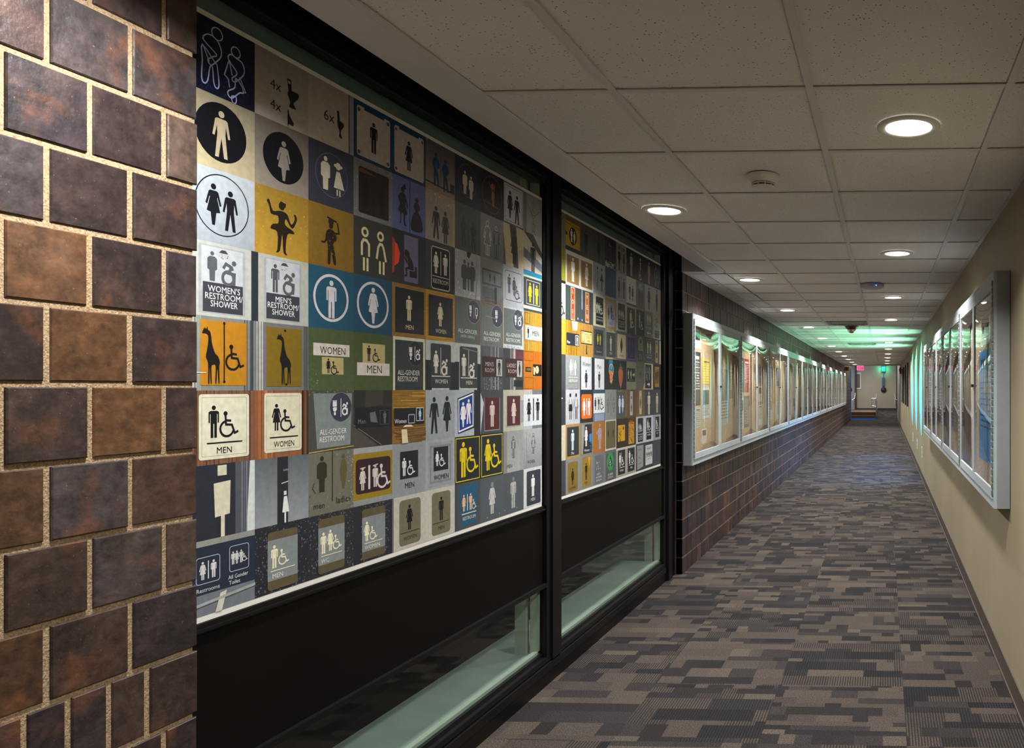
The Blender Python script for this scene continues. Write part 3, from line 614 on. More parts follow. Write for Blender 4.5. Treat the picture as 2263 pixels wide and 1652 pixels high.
dim Men sign on dark timber|b 2a2826;Q 3c3832 30 0 76 0 74 26 28 30;Q 4b4440 0 62 60 98 0 100;L 1 8b847c 0 60 70 98;R 4 30 96 66 191a20 1;T Men 20 50 8 777;Q 666 40 40 54 38 60 58 42 56;F 66 36 92 62 1 .8 556;fm 79 38 22 6a6a70
Women sign on lit gold timber|b 8a6424;H 0 34 40 a57c30;H 66 100 60 7c5a30;R 4 34 94 66 17191f 2;T Women 22 54 8 e0e0e0 c 34;F 44 46 64 64 2 2 a8aca8;F 68 34 92 60 2 1.4 ccc;fw 80 36 22 a8cbe6;Q e8c8b0 28 70 60 70 52 66 36 66;Q d8c8a0 24 74 40 74 44 100 26 100
black man and woman on a silver wall|B 9fa6a8 8f9698;fM 28 14 74 1e2128;fW 72 12 74 1e2128
tilted blue sign with a white woman and man|b a8b0b8;R 74 0 100 100 24282e;Q 1a2026 10 18 72 4 74 84 12 94;Q e8e6e8 13 20 70 7 71 80 14 91;Q 0d3a86 16 23 67 11 68 77 17 87;fW 31 26 54 e6dde0;fM 52 20 54 e6dde0
maroon sign with a man on dark grey|b 41454a;Q b8bcc0 0 6 14 30 0 100;R 16 18 84 94 8e8e8c 1;R 18 18 82 92 4e2527;fm 50 25 60 c7b6ae
maroon sign with a woman on beige|b a9a892;R 86 26 100 82 8a8e92;R 16 14 84 90 888 1;R 18 15 82 87 4e2729;fw 50 22 60 c4b4ae
white board with a black woman and man|b 6a7074;R 0 0 46 100 a8acac;R 0 12 100 92 c6cbce;fw 28 22 58 121418;fm 76 22 58 121418;R 50 22 55 80 121418
cream block figure on dark blue|b 262a34;R 68 0 100 100 4d5258;Q c8d0c8 92 0 100 0 100 100 86 100;V 70 88 5 6a6e74;R 40 2 54 16 cfc8ae;Q cfc8ae 34 26 60 24 59 70 36 72;R 45 70 51 100 cfc8ae
small white block woman on a dark strip|b 565c60;B 5c6266 8e9396;R 40 0 60 100 22262e;L 1.4 c8c8c8 48 40 60 38;R 52 52 57 58 dcdcd8;Q dcdcd8 52 60 58 60 62 84 49 84;R 53 84 56 100 dcdcd8;T Ladies 56 18 3.5 aaa c 10
stone plate with men and ladies figures|b 6b6a5c;S 0 0 100 100 100 74725f 2.5;L 2 2c2a20 51 0 51 82;fx 28 6 58 2e2b1c;fy 76 6 58 5c5334;L 1 222 12 48 8 56 14 64;T men 22 80 10 2c2a24 c 28;T ladies 76 76 11 2c2a24 c 36;S 84 0 100 100 60 a8a89c 1.8
maroon sign of three hatted figures on mustard|b 8e7718;R 0 0 100 10 9a9c9c;R 0 90 100 100 8a8c8c;R 5 20 95 80 341a24 7;fw 22 34 40 cbc4bc;R 36 32 41 74 cbc4bc;fm 54 32 40 cbc4bc;k 60 32 44 cbc4bc;L 2 cbc4bc 48 34 60 32;L 2 cbc4bc 16 36 28 35
grey tiled MEN plate with black square|b 8d9092;R 4 6 96 100 8a8d90;S 6 8 94 98 70 7b7e82 2;R 22 16 76 68 1d1f24;fm 34 28 34 d8d8d8;k 44 34 28 d8d8d8;T MEN 50 76 10 1d1f24
grey tiled WOMEN plate with black square|b 9a9d9e;R 8 6 92 96 8e9194;F 14 12 86 88 0 4 7a7d80;R 26 16 76 64 1d1f24;fw 38 24 30 d8d8d8;k 46 30 26 d8d8d8;T WOMEN 52 72 10 1d1f24 c 50
black sign with a yellow man and wheelchair|b 20242a;F 3 3 97 97 1 2 cdbb30;fm 32 12 76 d6be10;k 46 24 56 d6be10
black sign with a yellow woman and wheelchair|b 22262b;F 4 3 96 97 1 2 cdbb30;fw 32 12 72 d6be10;k 46 24 56 d6be10
outlined man above MEN on steel|B 8c8f8a 9a9d98;R 0 0 18 100 7d807c;R 84 0 100 100 8f928e;om 48 14 52 2a2a2a;T MEN 30 80 9 333
outlined woman above WOMEN on steel|B 9fa2a0 83878a;L 1 555 16 10 16 100;ow 52 12 52 2a2a2a;T WOMEN 40 80 8.5 333 c 40
navy Restrooms and All Gender Toilet sign|b 6c7278;R 0 0 100 14 8b8d84;R 0 8 100 72 232b3a;F 8 22 44 58 4 1 a8b0b8;fw 18 28 24 c8c8c4;R 25.5 28 27 52 c8c8c4;fm 34 28 24 c8c8c4;T Restrooms 26 63 5.5 d0d0cc c 36;F 58 16 90 52 4 1 a8b0b8;fm 64 24 18 c8c8c4;fw 70 24 18 c8c8c4;fm 77 24 18 c8c8c4;k 79 30 11 c8c8c4;T All_Gender 72 56 5.5 d0d0cc c 32;T Toilet 66 63.5 5.5 d0d0cc c 18;Q c8c4b4 44 76 54 74 46 100 36 100;Q 9a9e9a 0 84 100 76 100 80 0 88
steel MEN plate with wood ends on leather|b 24262c;S 0 0 100 100 300 5a5e66 2.4;R 22 10 78 96 5a4f38 5;R 22 22 78 82 7d8484;fm 34 30 34 e4dcb8;k 42 38 24 e4dcb8;L 1.2 e4dcb8 28 68 72 68;T MEN 40 72 7 d8d8cc
steel WC plate with wood ends on leather|b 282a30;S 0 0 100 100 300 5e6268 2.4;R 20 8 78 96 5a4f38 5;R 20 22 78 82 7d8484;fm 31 30 34 e4dcb8;fw 46 28 34 e4dcb8;k 52 38 24 e4dcb8;L 1.2 e4dcb8 26 68 72 68;T WC 34 72 7 d8d8cc
steel WOMEN plate with wood ends on leather|b 26282e;S 16 0 92 100 260 5e6268 2.4;R 20 8 80 96 5a4f38 5;R 20 22 80 82 7d8484;fw 32 30 34 e4dcb8;k 40 40 24 e4dcb8;L 1.2 e4dcb8 26 68 72 68;T WOMEN 46 72 7 d8d8cc c 40
olive rounded WOMEN plate on cream|b b5b2a4;R 0 0 4 100 666;R 20 8 84 94 6c6852 8;fw 50 18 48 0f0f14;L 1.2 0f0f14 24 70 80 70;T WOMEN 52 77 7.5 2c2a22 c 40
olive rounded MEN plate on cream|b b8b5a6;R 20 8 84 94 6c6850 8;fm 52 18 48 0f0f14;L 1.2 0f0f14 24 70 80 70;T MEN 52 77 7.5 2c2a22
blue RESTROOM sign with peach figures|b 44494e;R 0 0 6 100 3a3e44;Q 21536f 18 6 88 6 80 92 26 94;fw 34 26 36 dcb08c;R 46 26 48.5 62 e0c8b0;fm 60 26 36 dcb08c;k 66 40 22 e0c8b0;L 2 e0c8b0 26 68 82 68;T RESTROOM 54 74 7.5 e0c8b0 c 50
pale patterned woman on grey|b 50555a;fw 50 14 72 b9b9b4;C 50 19 6 7c8088;S 42 40 60 60 20 989894 1.5;C 30 92 1.2 ccc;C 82 90 1.2 ccc
speckled man on grey|b 4d5256;fm 48 12 76 aaaaa4;C 48 18 6 70747c;S 38 30 58 86 70 5c6064 1.3;C 6 88 1.2 ccc;C 64 90 1.2 ccc
dark MEN sign with white surround|b c2c4c2;R 16 8 92 96 33383f 5;fm 50 18 56 e0dfd8;T MEN 50 78 8 c8c8c8
'''
P2 = '''
grey wall beside the yellow sign|b 6d706c;L 2 333 20 60 90 10
yellow wall with a couple on a black disc|b a8861e;R 0 0 100 16 6a5220;L 1.4 4a3a10 0 22 100 26;C 50 54 26 26221a;fm 40 34 38 d8ccae;fW 60 38 36 d8ccae;R 0 88 100 100 2c2c3c;R 0 48 12 58 3a2c14
dark man on charcoal|b 4a4848;fm 44 14 78 17181f
dark woman on charcoal|b 464446;fw 46 16 80 1b181f
high-contrast photograph of an alley|b 1c1d22;V 0 100 16 4a4e58;S 0 80 100 100 60 aaa 5;R 34 16 66 26 b0a880;Q 0c0c10 30 0 80 0 70 26 40 24;Q a8a8a8 0 82 50 88 0 98
taupe door panels with round figures|b 7d746c;R 6 2 46 92 877e76;R 52 2 94 92 877e76;L 2 4a4440 49 0 49 100;C 28 16 6 15161c;Q 15161c 18 28 38 28 42 50 34 66 34 94 22 94 22 66 14 50;C 72 16 6 15161c;Q 15161c 70 28 76 28 88 62 78 62 78 94 66 94 66 62 58 62
cream man on black|b 15181c;fm 50 10 84 a3968a
cone figure over a wheelchair on black|b 14171b;C 48 20 7 b0a890;R 40 30 58 36 b0a890;Q b0a890 42 38 56 38 52 60 46 60;O 50 44 5 1.6 14171b;k 34 62 34 b8b2a0
half-skirted cream figure on black|b 16191c;fm 50 10 84 a3968a;Q a3968a 50 40 66 62 50 64
thin outline figures on black|b 13161a;om 34 12 80 8a8c90;ow 68 18 74 8a8c90;O 34 14 7 1.4 8a8c90
dark man on an olive plate|b 868a26;fm 62 22 50 23262b;R 0 92 100 100 222
white man on a brown plate|b c8cac4;Q 8a6c3a 8 12 92 12 92 92 8 92;fm 50 16 70 e4e4e0
white woman on a brown plate|b cccdc6;Q 86683a 8 12 92 12 92 92 8 92;fw 50 16 70 e4e4e0
line-drawn couple on speckled grey|b 8f9296;S 0 0 100 100 90 a4a8ac 2;C 34 16 5 22242a;L 4 22242a 34 26 34 84;L 2 22242a 22 24 22 50;L 2 22242a 46 24 46 50;C 70 18 5 22242a;Q 22242a 70 26 86 54 54 54;R 67 54 74 86 22242a
deep blue board with faint figures|b 163e62;V 6 94 12 102e4c;R 0 94 100 100 8a8a94
grey plate with dark woman, bar and man|b 8a888c;fw 26 14 72 22232a;R 48 10 51 86 22232a;fm 74 14 70 22232a
dark couple holding hands on pale grey|b b5b4b0;fm 34 24 56 24262c;fw 64 26 56 24262c;R 0 94 100 100 222
two figures under a dim arch|b 5f5f5d;C 50 30 24 8a8878;R 26 30 74 90 5c5b58;fm 36 26 60 33342e;fw 66 28 58 33342e
dark woman in a short dress on light grey|b 9c9c9a;fw 50 6 86 1b1c22
dark veiled figure on a lit wall|b a4a498;fy 48 4 90 1c2026;C 48 10 7 1c2026
wheelchair beside a man on cream|b c4bca2;fm 10 10 80 4a4c50;k 50 34 60 3a3c40
dark door with an upright red LADIES sign|b 363d3e;V 0 100 18 49514f;R 34 2 64 98 b8a27c 1;R 38 5 60 95 b0401e;T L 49 8 12 e8dccc;T A 49 24 10 6b2a16;T D 49 38 12 e8dccc;T I 49 54 9 6b2a16;T E 49 66 12 e8dccc;T S 49 82 11 e8c89c;C 84 90 3 ccc
dark door with an upright orange MEN sign|b 33393b;V 0 100 18 454c4c;R 38 4 68 96 b8a27c 1;R 42 7 64 92 a3522a;T M 53 12 12 d8c8a8;T E 53 42 14 e8dccc;T N 53 70 14 d8c8a8;C 14 92 3 ccc;R 10 0 18 60 8c9292
black restrooms sign of three figures on cream|b aca98e;R 22 6 84 94 1a1e22 1;fm 32 26 32 b8c0a0;fw 48 26 32 b8c0a0;k 56 30 30 c0c4b0;L 1.6 999c90 24 70 82 70;T RESTROOMS 53 76 7 a8aca0 c 52
lilac TOILET plate in a gold frame|b 8d783c;R 16 8 88 92 8b8b9a 1;fw 30 24 44 2e3048;fm 54 20 46 2e3048;k 60 40 28 2e3048;T TOILET 52 78 7 44465a c 36
black ALL-GENDER RESTROOM sign on grey|b 9a9ca0;R 18 4 86 94 14181c 4;fm 30 26 32 b4bab4;fw 48 26 32 b4bab4;fm 64 26 32 b4bab4;k 66 38 20 b4bab4;L 1.8 b4bab4 22 66 82 66;T ALL-GENDER 52 70 7 b4bab4 c 54;T RESTROOM 52 80 7 b4bab4 c 50
cream man and wheelchair on black, tan edge|b 9c9270;R 6 8 88 100 23272b;fm 44 16 64 bfae9c;k 52 44 34 c8c4b4
lilac man and wheelchair on black|b 6f706a;R 4 6 96 100 23272c;fm 40 14 58 9c9a9c;k 54 46 32 c0c0b8
grey RESTROOMS sign with a left arrow|b 7e857e;R 4 4 92 96 6d756e;fm 36 12 40 ccccbc;fw 62 12 40 ccccbc;T RESTROOMS 50 60 8 c8c8b8 c 66;L 4 d4d4c4 34 84 70 84;Q d4d4c4 26 84 40 76 40 92
grey hand emblem over small lettering|b a4a6a4;S 20 10 80 60 40 777 6;R 22 66 82 96 55585c;T RESTROOM 52 70 6 999 c 50
olive wall with a blue upright edge|b a49636;R 10 0 34 100 1f3d78;R 0 0 8 100 333;R 34 0 44 14 3d4a3c
black wall sign on yellow timber|b b28426;V 0 100 30 9c7020;Q e8dcc0 40 0 84 0 78 26 50 28;R 6 36 94 72 24282e 2;F 66 40 90 70 2 2 ddd;fm 78 42 26 c8d4e0;T Men 18 58 9 ddd c 20
cream TOILET plate on gold timber|b a77c34;V 0 100 26 b88c40;R 6 22 92 62 25201c;R 9 25 89 59 d6c878;T TOILET 62 30 13 2a2420 c 48;T Ladies 62 46 9 2a2420 c 40;F 14 28 32 56 1 1.6 553a20;Q 2a2420 46 64 50 64 50 84 54 92 44 92
dark Restrooms sign with yellow figures|b 565a58;R 8 10 84 92 2f3236;R 24 20 72 62 1e2022;fw 38 24 34 a89c30;fm 58 24 34 a89c30;T Restrooms 46 76 6.5 8f8448 c 46
dark green MEN sign with a pale man|b 70726c;H 0 10 12 a09878;R 10 12 94 92 3a433e 1;fm 50 22 50 a8a08c;T MEN 50 76 7.5 c0998c;R 6 94 70 100 b09464
tan WOMEN plate with a diamond figure|b 5a5b58;R 10 10 94 94 bda888 1;Q 2c2a2a 50 18 58 34 62 50 52 74 46 74 38 50 42 34;T WOMEN 52 80 8 2c2824 c 46
dark sign inside a violet frame|b 472e70;F 8 8 92 94 3 4 5f4596;R 14 14 84 90 2c2346;fm 34 20 44 41346e;fw 62 20 44 41346e;R 40 70 70 84 3a2d60
arched olive label on dark grey|b 4b4e4a;Q 8a8a6a 24 20 40 6 62 6 80 20 80 56 24 56;C 52 20 10 4a4a3c;T MEN 52 34 6 333;T WOMEN 52 44 5 333 c 40;R 26 60 78 96 34383a;fm 40 62 26 7a7e78;k 50 66 22 7a7e78
black RESTROOM sign with a pale couple|b 34393d;F 16 6 88 94 6 1.6 8a8e90;fm 36 14 48 c8c4b0;fw 66 14 48 c8c4b0;L 1.4 aaa 18 68 86 68;T RESTROOM 52 74 7 b8b8b0 c 54
narrow tan plate beside a pale strip|b 3a3a38;R 30 6 64 94 8f8058;C 48 16 6 222;Q 222 42 54 54 54 58 74 38 74;R 84 4 100 98 c0a888
dark grey wall with a scalloped sign|b 3d4446;O 30 54 22 4 b0a070;R 20 44 36 64 222
grey RESTROOM sign with white couple|b 8a8e8c;R 10 4 90 98 858a88;fW 36 12 46 e4e2da;R 49 14 52 58 dcd8d0;fm 66 14 44 e4e2da;L 1.4 dcd8d0 22 64 82 64;T RESTROOM 52 70 8 d8d8d0 c 56;F 18 80 86 98 1 1 666
silver panel reading Women over a woman|b 2c3036;B b0b4b6 c4c8cc;R 88 0 100 100 22262c;R 0 0 8 100 22262c;T Women 48 16 13 23252c c 66;fw 46 40 54 23242c
silver panel reading Men over a man|b 23272c;R 12 2 92 100 c6cace;T Men 50 20 14 23252c c 44;fm 50 42 52 23242c
dark door with a blue and orange mask|b 22282c;V 0 100 12 2e3438;Q 1f7ba8 34 2 68 2 66 30 70 40 34 40;O 54 36 22 4 c8b070;Q c8754a 38 38 70 38 64 74 54 82 42 74;S 38 40 68 76 24 e8c8a0 3;C 54 26 8 2aa0d0
dark door with an orange mask|b 20262a;V 0 100 12 2c3236;O 42 42 22 4 8a7a50;Q b8623c 20 40 42 24 64 40 60 70 42 96 24 70;S 26 44 58 84 24 5a2a20 3;Q 2a6080 30 10 46 14 38 30
dark arrow sign with two figures on olive|b 7c7a60;R 4 24 92 72 1c2024;fm 20 30 32 b8b894;fw 46 30 32 b8b894;Q b8b894 62 44 76 44 76 38 88 47 76 56 76 50 62 50;T RESTROOMS 48 64 5 8a8c7c c 60
olive wall with a faint small sign|b 5a5c50;F 24 26 76 78 1 1 7c7e70;fm 40 32 26 34362e;fw 56 32 26 34362e;T RESTROOM 50 64 5 7c7e70 c 40;Q b8a068 76 100 100 70 100 100
black sign with white couple and arrow|b c4b4a0;R 4 4 80 96 1b1f24;ow 24 14 44 c8ccc8;om 54 14 44 c8ccc8;R 24 60 28 66 aaa;R 52 60 56 66 aaa;L 5 d8ccb0 28 80 52 80;Q d8ccb0 46 72 62 80 46 90
gold plate with dark figures|b 23262a;R 20 10 78 90 8a6c28;S 20 10 78 90 40 a4843a 4;fw 38 22 54 3c3018;fm 62 18 58 3c3018
white block figure on dark grey|b 33383e;L 3 dcdcdc 20 24 80 24;fm 20 30 66 dcdcd8
fashion sketch couple on pale grey|b b2b2b6;C 32 16 6 15161c;Q 15161c 24 42 42 42 46 62 20 62;L 2 15161c 24 28 18 56;L 2 15161c 42 28 46 56;R 26 62 30 86 15161c;R 36 62 40 86 15161c;C 72 16 6 15161c;L 2 15161c 62 28 58 54;L 2 15161c 80 28 84 54;R 67 50 71 86 15161c;R 76 50 80 86 15161c;R 52 28 54 84 888
orange rounded sign with a white couple|b 22272d;R 10 14 90 88 dc6410 9;fw 30 26 52 dfe6ea;R 48 26 52 76 dfe6ea;fm 68 26 52 dfe6ea
white sign of three black figures|b 5d6a74;R 0 0 100 14 39485a;R 4 12 96 74 cfd2d0;fw 18 24 40 15181c;R 33 22 35 64 15181c;fm 46 24 40 15181c;R 59 22 61 64 15181c;k 60 28 36 15181c;R 10 76 90 100 8290a0
outlined couple with a divider on grey|b 7f817d;om 26 26 50 2c2c28;ow 76 26 50 2c2c28;L 1.6 2c2c28 51 14 51 86
white pair on grey beside rough brick|b 4b5054;R 88 0 100 100 7a6040;H 0 8 10 8a6838;fx 32 20 60 c4ccdc;fW 62 20 60 c4ccdc;R 0 94 100 100 5a5030
narrow pale sign on brown timber|b 624a34;V 0 100 24 745840;R 36 6 64 92 b0aea8;R 46 24 54 34 222;fy 50 48 34 202020
thin cream sign on brown timber|b 6a5238;V 0 100 24 7a6044;R 36 4 62 92 b8aa8c;fy 49 26 44 2a241c
tall cream man on dark grey|b 3b3f44;fm 50 8 88 cdc4aa
shorter cream man on dark grey|b 3a3e43;fm 52 12 80 b0aa94
dark sign edge on cream|b c0bca4;R 0 14 60 88 22262e;fm 10 24 50 d8d4c8
white man over Men in a gold frame|b a08048;R 10 8 92 92 2c3336 1;fm 48 16 60 c8dcdc;T Men 48 80 8 dcdcdc
white woman over Women beside blue stripes|b 7b7868;R 12 6 90 94 26292c;Q 8a8e84 12 6 36 6 22 94 12 94;fw 46 12 60 ddd6d4;R 70 36 88 60 2f7fc8;S 72 56 88 90 30 3a6aa8 3;T Women 50 80 8 dcdcdc c 38
lilac figure with outstretched arm on orange|b 9b6420;V 80 100 5 6c4418;L 1.5 5a3a1a 58 6 58 90;fx 54 8 82 98889c;L 5 98889c 50 26 26 36 34 40
olive plate with two small figures|b b7b8aa;R 6 4 94 94 5e5638 5;fw 28 30 30 26241a;fm 72 30 30 26241a;C 28 82 2 222;C 72 82 2 222
dark wall with a yellow poster|b 2c2622;V 0 100 12 4a3624;R 16 22 84 78 c89a18;S 20 26 50 86 40 22252a 5;C 68 34 6 222
dark wall with an orange comic poster|b 2e2620;H 0 14 16 7a4a20;R 20 16 80 94 c08a2c;S 22 18 78 92 60 1c1c20 5;R 36 14 60 22 c04818
black sign of three figures on white|b b4b6bc;R 20 6 80 94 1b1f24 5;fm 34 26 32 c8ccc8;fw 50 26 32 c8ccc8;k 54 34 22 c8ccc8;L 1.8 c8ccc8 22 66 78 66;T ALL-GENDER 50 72 6.5 c8ccc8 c 48;T RESTROOM 50 81 6.5 c8ccc8 c 46
black WOMEN sign on white|b b4b6be;R 18 8 78 92 15191e 1;fw 36 14 44 c8ccd0;k 46 28 30 c8ccd0;L 1.8 c8ccd0 20 64 76 64;T WOMEN 48 70 7.5 c8ccd0 c 40
black MEN sign on grey|b 8c8f90;R 30 8 80 90 1c2024 1;fm 44 14 44 b4b0a0;k 50 30 28 b8b8b0;L 1.8 b8b8b0 32 64 78 64;T MEN 54 70 7.5 aaa
pale sign edge on dark grey|b 3c4044;R 30 0 70 100 a8aaa4
gold WOMEN plate on grey|b 7f807a;R 14 10 84 96 7a6428 8;fW 48 28 50 1b1812;T WOMEN 48 82 8 2a2414 c 44
gold MEN plate on grey|b 7b7c78;R 18 4 84 94 8a7026 8;Q b8923a 60 6 80 8 70 40;fm 46 22 52 1b1812;T MEN 46 78 8 2a2414
grey sign with dots and ADA lettering|b 6f7274;R 14 8 86 96 5c6064 1;S 26 28 60 52 16 dcdcd0 3;T CHECK 46 64 6 c8c8c0 c 34;T ACCESSIBLE 46 74 6 c8c8c0 c 48;T RESTROOM 46 84 6 c8c8c0 c 44
green disc with triangle and wheelchair|b 5e6264;R 8 10 92 98 4c5052;C 46 38 30 2f8a46;Q 2a2f36 46 16 66 52 26 52;k 38 30 20 dce4dc;T ALL_GENDER 46 76 6.5 dcdcdc c 46;T RESTROOM 46 86 6.5 dcb8b0 c 46
black WOMEN sign by a tiled wall|b 9c9688;R 0 0 100 8 bcb8a8;R 16 8 86 92 1b2024 1;fw 36 16 48 dcdcd4;R 50 16 52 60 dcdcd4;k 52 32 30 dcdcd4;L 1.8 dcdcd4 28 68 78 68;T WOMEN 50 75 7 dcdcd4 c 36
black MEN sign by a tiled wall|b a09a8c;R 0 0 100 8 bcb8a8;R 12 8 84 92 1d2226 1;fm 32 16 48 dcdcd4;k 50 32 32 dcdcd4;L 1.8 dcdcd4 24 68 74 68;T MEN 50 75 7 dcdcd4
slanted grey plate on dark grey|b 33373e;Q 8a8d8c 12 6 84 8 80 88 14 96;S 26 40 60 56 8 222 4;T RESTROOM 46 20 6 444 c 40;L 2 333 30 76 56 72
white plate of many tiny figures|b 30343a;R 8 12 92 88 b8babc 4;fm 20 38 22 222;fw 32 38 22 222;fm 44 38 22 222;fw 56 38 22 222;fm 68 38 22 222;fw 80 38 22 222;T OK/GUEST 50 22 8 333 c 50;L 1 333 30 66 70 66
faint dark figure on dark grey|b 3f4246;om 44 24 44 24262a;T MEN 46 76 7 2a2c30
'''
CELL = .18435; NX = 10
def collage(name, label, spec, yl, ncols, X=-1.6722):
    root = thing(name, (X, yl, ZB), label, 'sign collage', None)
    back = MB(); back.box(X - .0015, yl, ZB - .015, X - .0005, yl + ncols * CELL, ZT + .012); back.build('backing_sheet', M['white'], root, label='white sheet whose edge shows above and below the pictures')
    lines = [l for l in spec.strip().split('\n') if l.strip()]
    rnd = random.Random(11)
    for i, l in enumerate(lines):
        lab, sp = l.split('|', 1)
        # first picture of each row comes in order: row-major, ten to a row
        r, cidx = ORDER[name][i]
        y0 = yl + cidx * CELL; z1 = ZB + 8 * CELL - r * CELL
        p = Pic(CELL, y0, z1, X, rnd); p.mb.box(X - .0004, y0, z1 - CELL, X, y0 + CELL, z1, hx('888'))
        p.run(sp.replace('%s', AG)); p.mb.build('sign_picture', M['print'], root, label=lab)
    return root
ORDER = {'sign_collage': [(i // 10, i % 10) for i in range(80)]}
yl1 = yon(563, XG) - CELL
yl2 = yon(1250, XG) - CELL
assert len(P1.strip().split('\n')) == 80, len(P1.strip().split('\n'))
assert len(P2.strip().split('\n')) == 80, len(P2.strip().split('\n'))
collage('sign_collage', 'wide collage of eighty restroom sign photos behind the nearer glass, beside the brick pier', P1, yl1, 10)
collage('sign_collage', 'farther collage of restroom sign photos behind the second glass pane, next to the display cases', P2, yl2, 10)
# ================================================================ ceiling fixtures
def at_ceiling(px, py, z=ZCEIL):
    d = (z - ZC) * F / (CY - py); u = (px - CX) / F; c, s = math.cos(TH), math.sin(TH)
    return d * (u * c - s), d * (c + u * s)
def downlight(x, y, label, group):
    t = thing('downlight', (x, y, ZCEIL), label, 'ceiling light', group)
    b = MB(); b.lathe((x, y, ZCEIL), [(.112, .002), (.112, -.003), (.104, -.0075), (.084, -.005), (.080, -.001), (.080, .002)], 40, cap=False)
    b.build('trim_ring', M['white'], t, smooth=True)
    b = MB(); b.lathe((x, y, ZCEIL), [(.081, -.002), (.0812, -.0015)], 36); b.build('lens', M['lamp'], t)
    la = bpy.data.lights.get('downlight_beam')
    if la is None:
        la = bpy.data.lights.new('downlight_beam', 'AREA'); la.shape = 'DISK'; la.size = .15; la.energy = LAMP_W; la.color = (.985, .985, 1); la.spread = math.radians(130)
    lo = bpy.data.objects.new('beam', la); COL.objects.link(lo); lo.parent = t; lo.location = (0, 0, -.009)
    return t
xl_, yl_ = at_ceiling(1468, 465); xr_, yr_ = at_ceiling(2008, 281)
P_L = 2.44
proto = downlight(xr_, yr_, 'nearest and largest downlight, in the row of lights close to the cream wall', 'downlights of the row by the cream wall')
def dl_copy(x, y, label, group):
    c = copy_tree(proto, None, (x, y, ZCEIL)); c['label'] = label; c['group'] = group; return c
for k in range(1, 12):
    if yr_ + P_L * k < YEND - .1: dl_copy(xr_ + .0 * k, yr_ + P_L * k, '%s downlight from the camera in the ceiling row close to the cream wall' % ORD[k] if k < 10 else '%s downlight of the row close to the cream wall, near its far end' % ORD[k], 'downlights of the row by the cream wall')
for k in range(-1, 12):
    y = yl_ + P_L * k
    if y > YEND - .1: break
    if k == -1: lab = 'downlight above the near brick pier, shining down its upper courses'
    elif k == 0: lab = 'nearest downlight of the row along the sign windows, beside the plaster edge'
    else: lab = '%s downlight of the ceiling row running along the brick wall' % ORD[k]
    c = dl_copy(xl_, y, lab, 'downlights of the row by the brick wall')
    if k == -1:      # a stronger, narrower lamp
        for ch in c.children:
            if ch.type == 'LIGHT': ch.data = ch.data.copy(); ch.data.energy = LAMP_W * 1.0; ch.data.spread = math.radians(160)
dl_copy(xr_, yr_ - P_L, 'downlight right above the camera position', 'downlights of the row by the cream wall')
# smoke detector
x, y = at_ceiling(1687, 388)
t = thing('smoke_detector', (x, y, ZCEIL), 'cream round smoke detector on the ceiling tile between the two nearest downlights', 'smoke detector')
b = MB(); b.lathe((x, y, ZCEIL), [(.068, 0), (.068, -.010), (.060, -.022), (.055, -.030), (.050, -.034)], 36); b.build('base', M['white'], t, smooth=False)
b = MB(); b.lathe((x, y, ZCEIL), [(.044, -.032), (.044, -.046)], 30); b.build('dark_vent', M['dark'], t)
b = MB(); b.lathe((x, y, ZCEIL), [(.052, -.0375), (.053, -.040), (.050, -.041)], 36)
for k in range(10):
    a = 2 * math.pi * k / 10; cx_, cy_ = x + .047 * math.cos(a), y + .047 * math.sin(a); b.tube([(cx_, cy_, ZCEIL - .034), (cx_, cy_, ZCEIL - .049)], .002, 6)
b.lathe((x, y, ZCEIL), [(.050, -.047), (.051, -.049), (.044, -.057), (.02, -.060)], 36); b.build('cap', M['white'], t)
# wireless access point
x, y = at_ceiling(1928, 628)
t = thing('wireless_access_point', (x, y, ZCEIL), 'grey rounded wireless box on the ceiling with a tiny blue light', 'wireless box')
b = MB(); b.lathe((x, y, ZCEIL), [(.10, 0), (.104, -.01), (.10, -.028), (.083, -.036), (.035, -.038)], 28); b.build('housing', simple('grey_plastic', 'a5a5aa', .5), t, smooth=False)
b = MB(); b.lathe((x + .035, y - .099, ZCEIL - .022), [(.0045, -.004), (.0045, .004)], 10, axis='y'); b.build('status_light', emit('blue_led', '3a7cff', 4), t)
# vents
def vent(px, py, label):
    x, y = at_ceiling(px, py); x0 = x - .28; y0 = y - .28
    t = thing('ceiling_vent', (x, y, ZCEIL), label, 'air vent', 'ceiling air vents')
    b = MB(); b.box(x0, y0, ZCEIL - .006, x0 + .56, y0 + .05, ZCEIL + .002); b.box(x0, y0 + .51, ZCEIL - .006, x0 + .56, y0 + .56, ZCEIL + .002); b.box(x0, y0 + .05, ZCEIL - .006, x0 + .05, y0 + .51, ZCEIL + .002); b.box(x0 + .51, y0 + .05, ZCEIL - .006, x0 + .56, y0 + .51, ZCEIL + .002); b.build('frame', M['alud'], t)
    for k in range(14):
        b = MB(); xx = x0 + .06 + k * .033; b.face([(xx, y0 + .05, ZCEIL - .002), (xx + .02, y0 + .05, ZCEIL - .022), (xx + .02, y0 + .51, ZCEIL - .022), (xx, y0 + .51, ZCEIL - .002)])
        b.face([(xx, y0 + .51, ZCEIL - .004), (xx + .02, y0 + .51, ZCEIL - .024), (xx + .02, y0 + .05, ZCEIL - .024), (xx, y0 + .05, ZCEIL - .004)]); b.build('slat', M['alud'], t)
vent(1873, 714, 'nearer square ceiling air vent just before the red fire strobe')
vent(1906, 760, 'farther ceiling air vent in the green lit part of the ceiling')
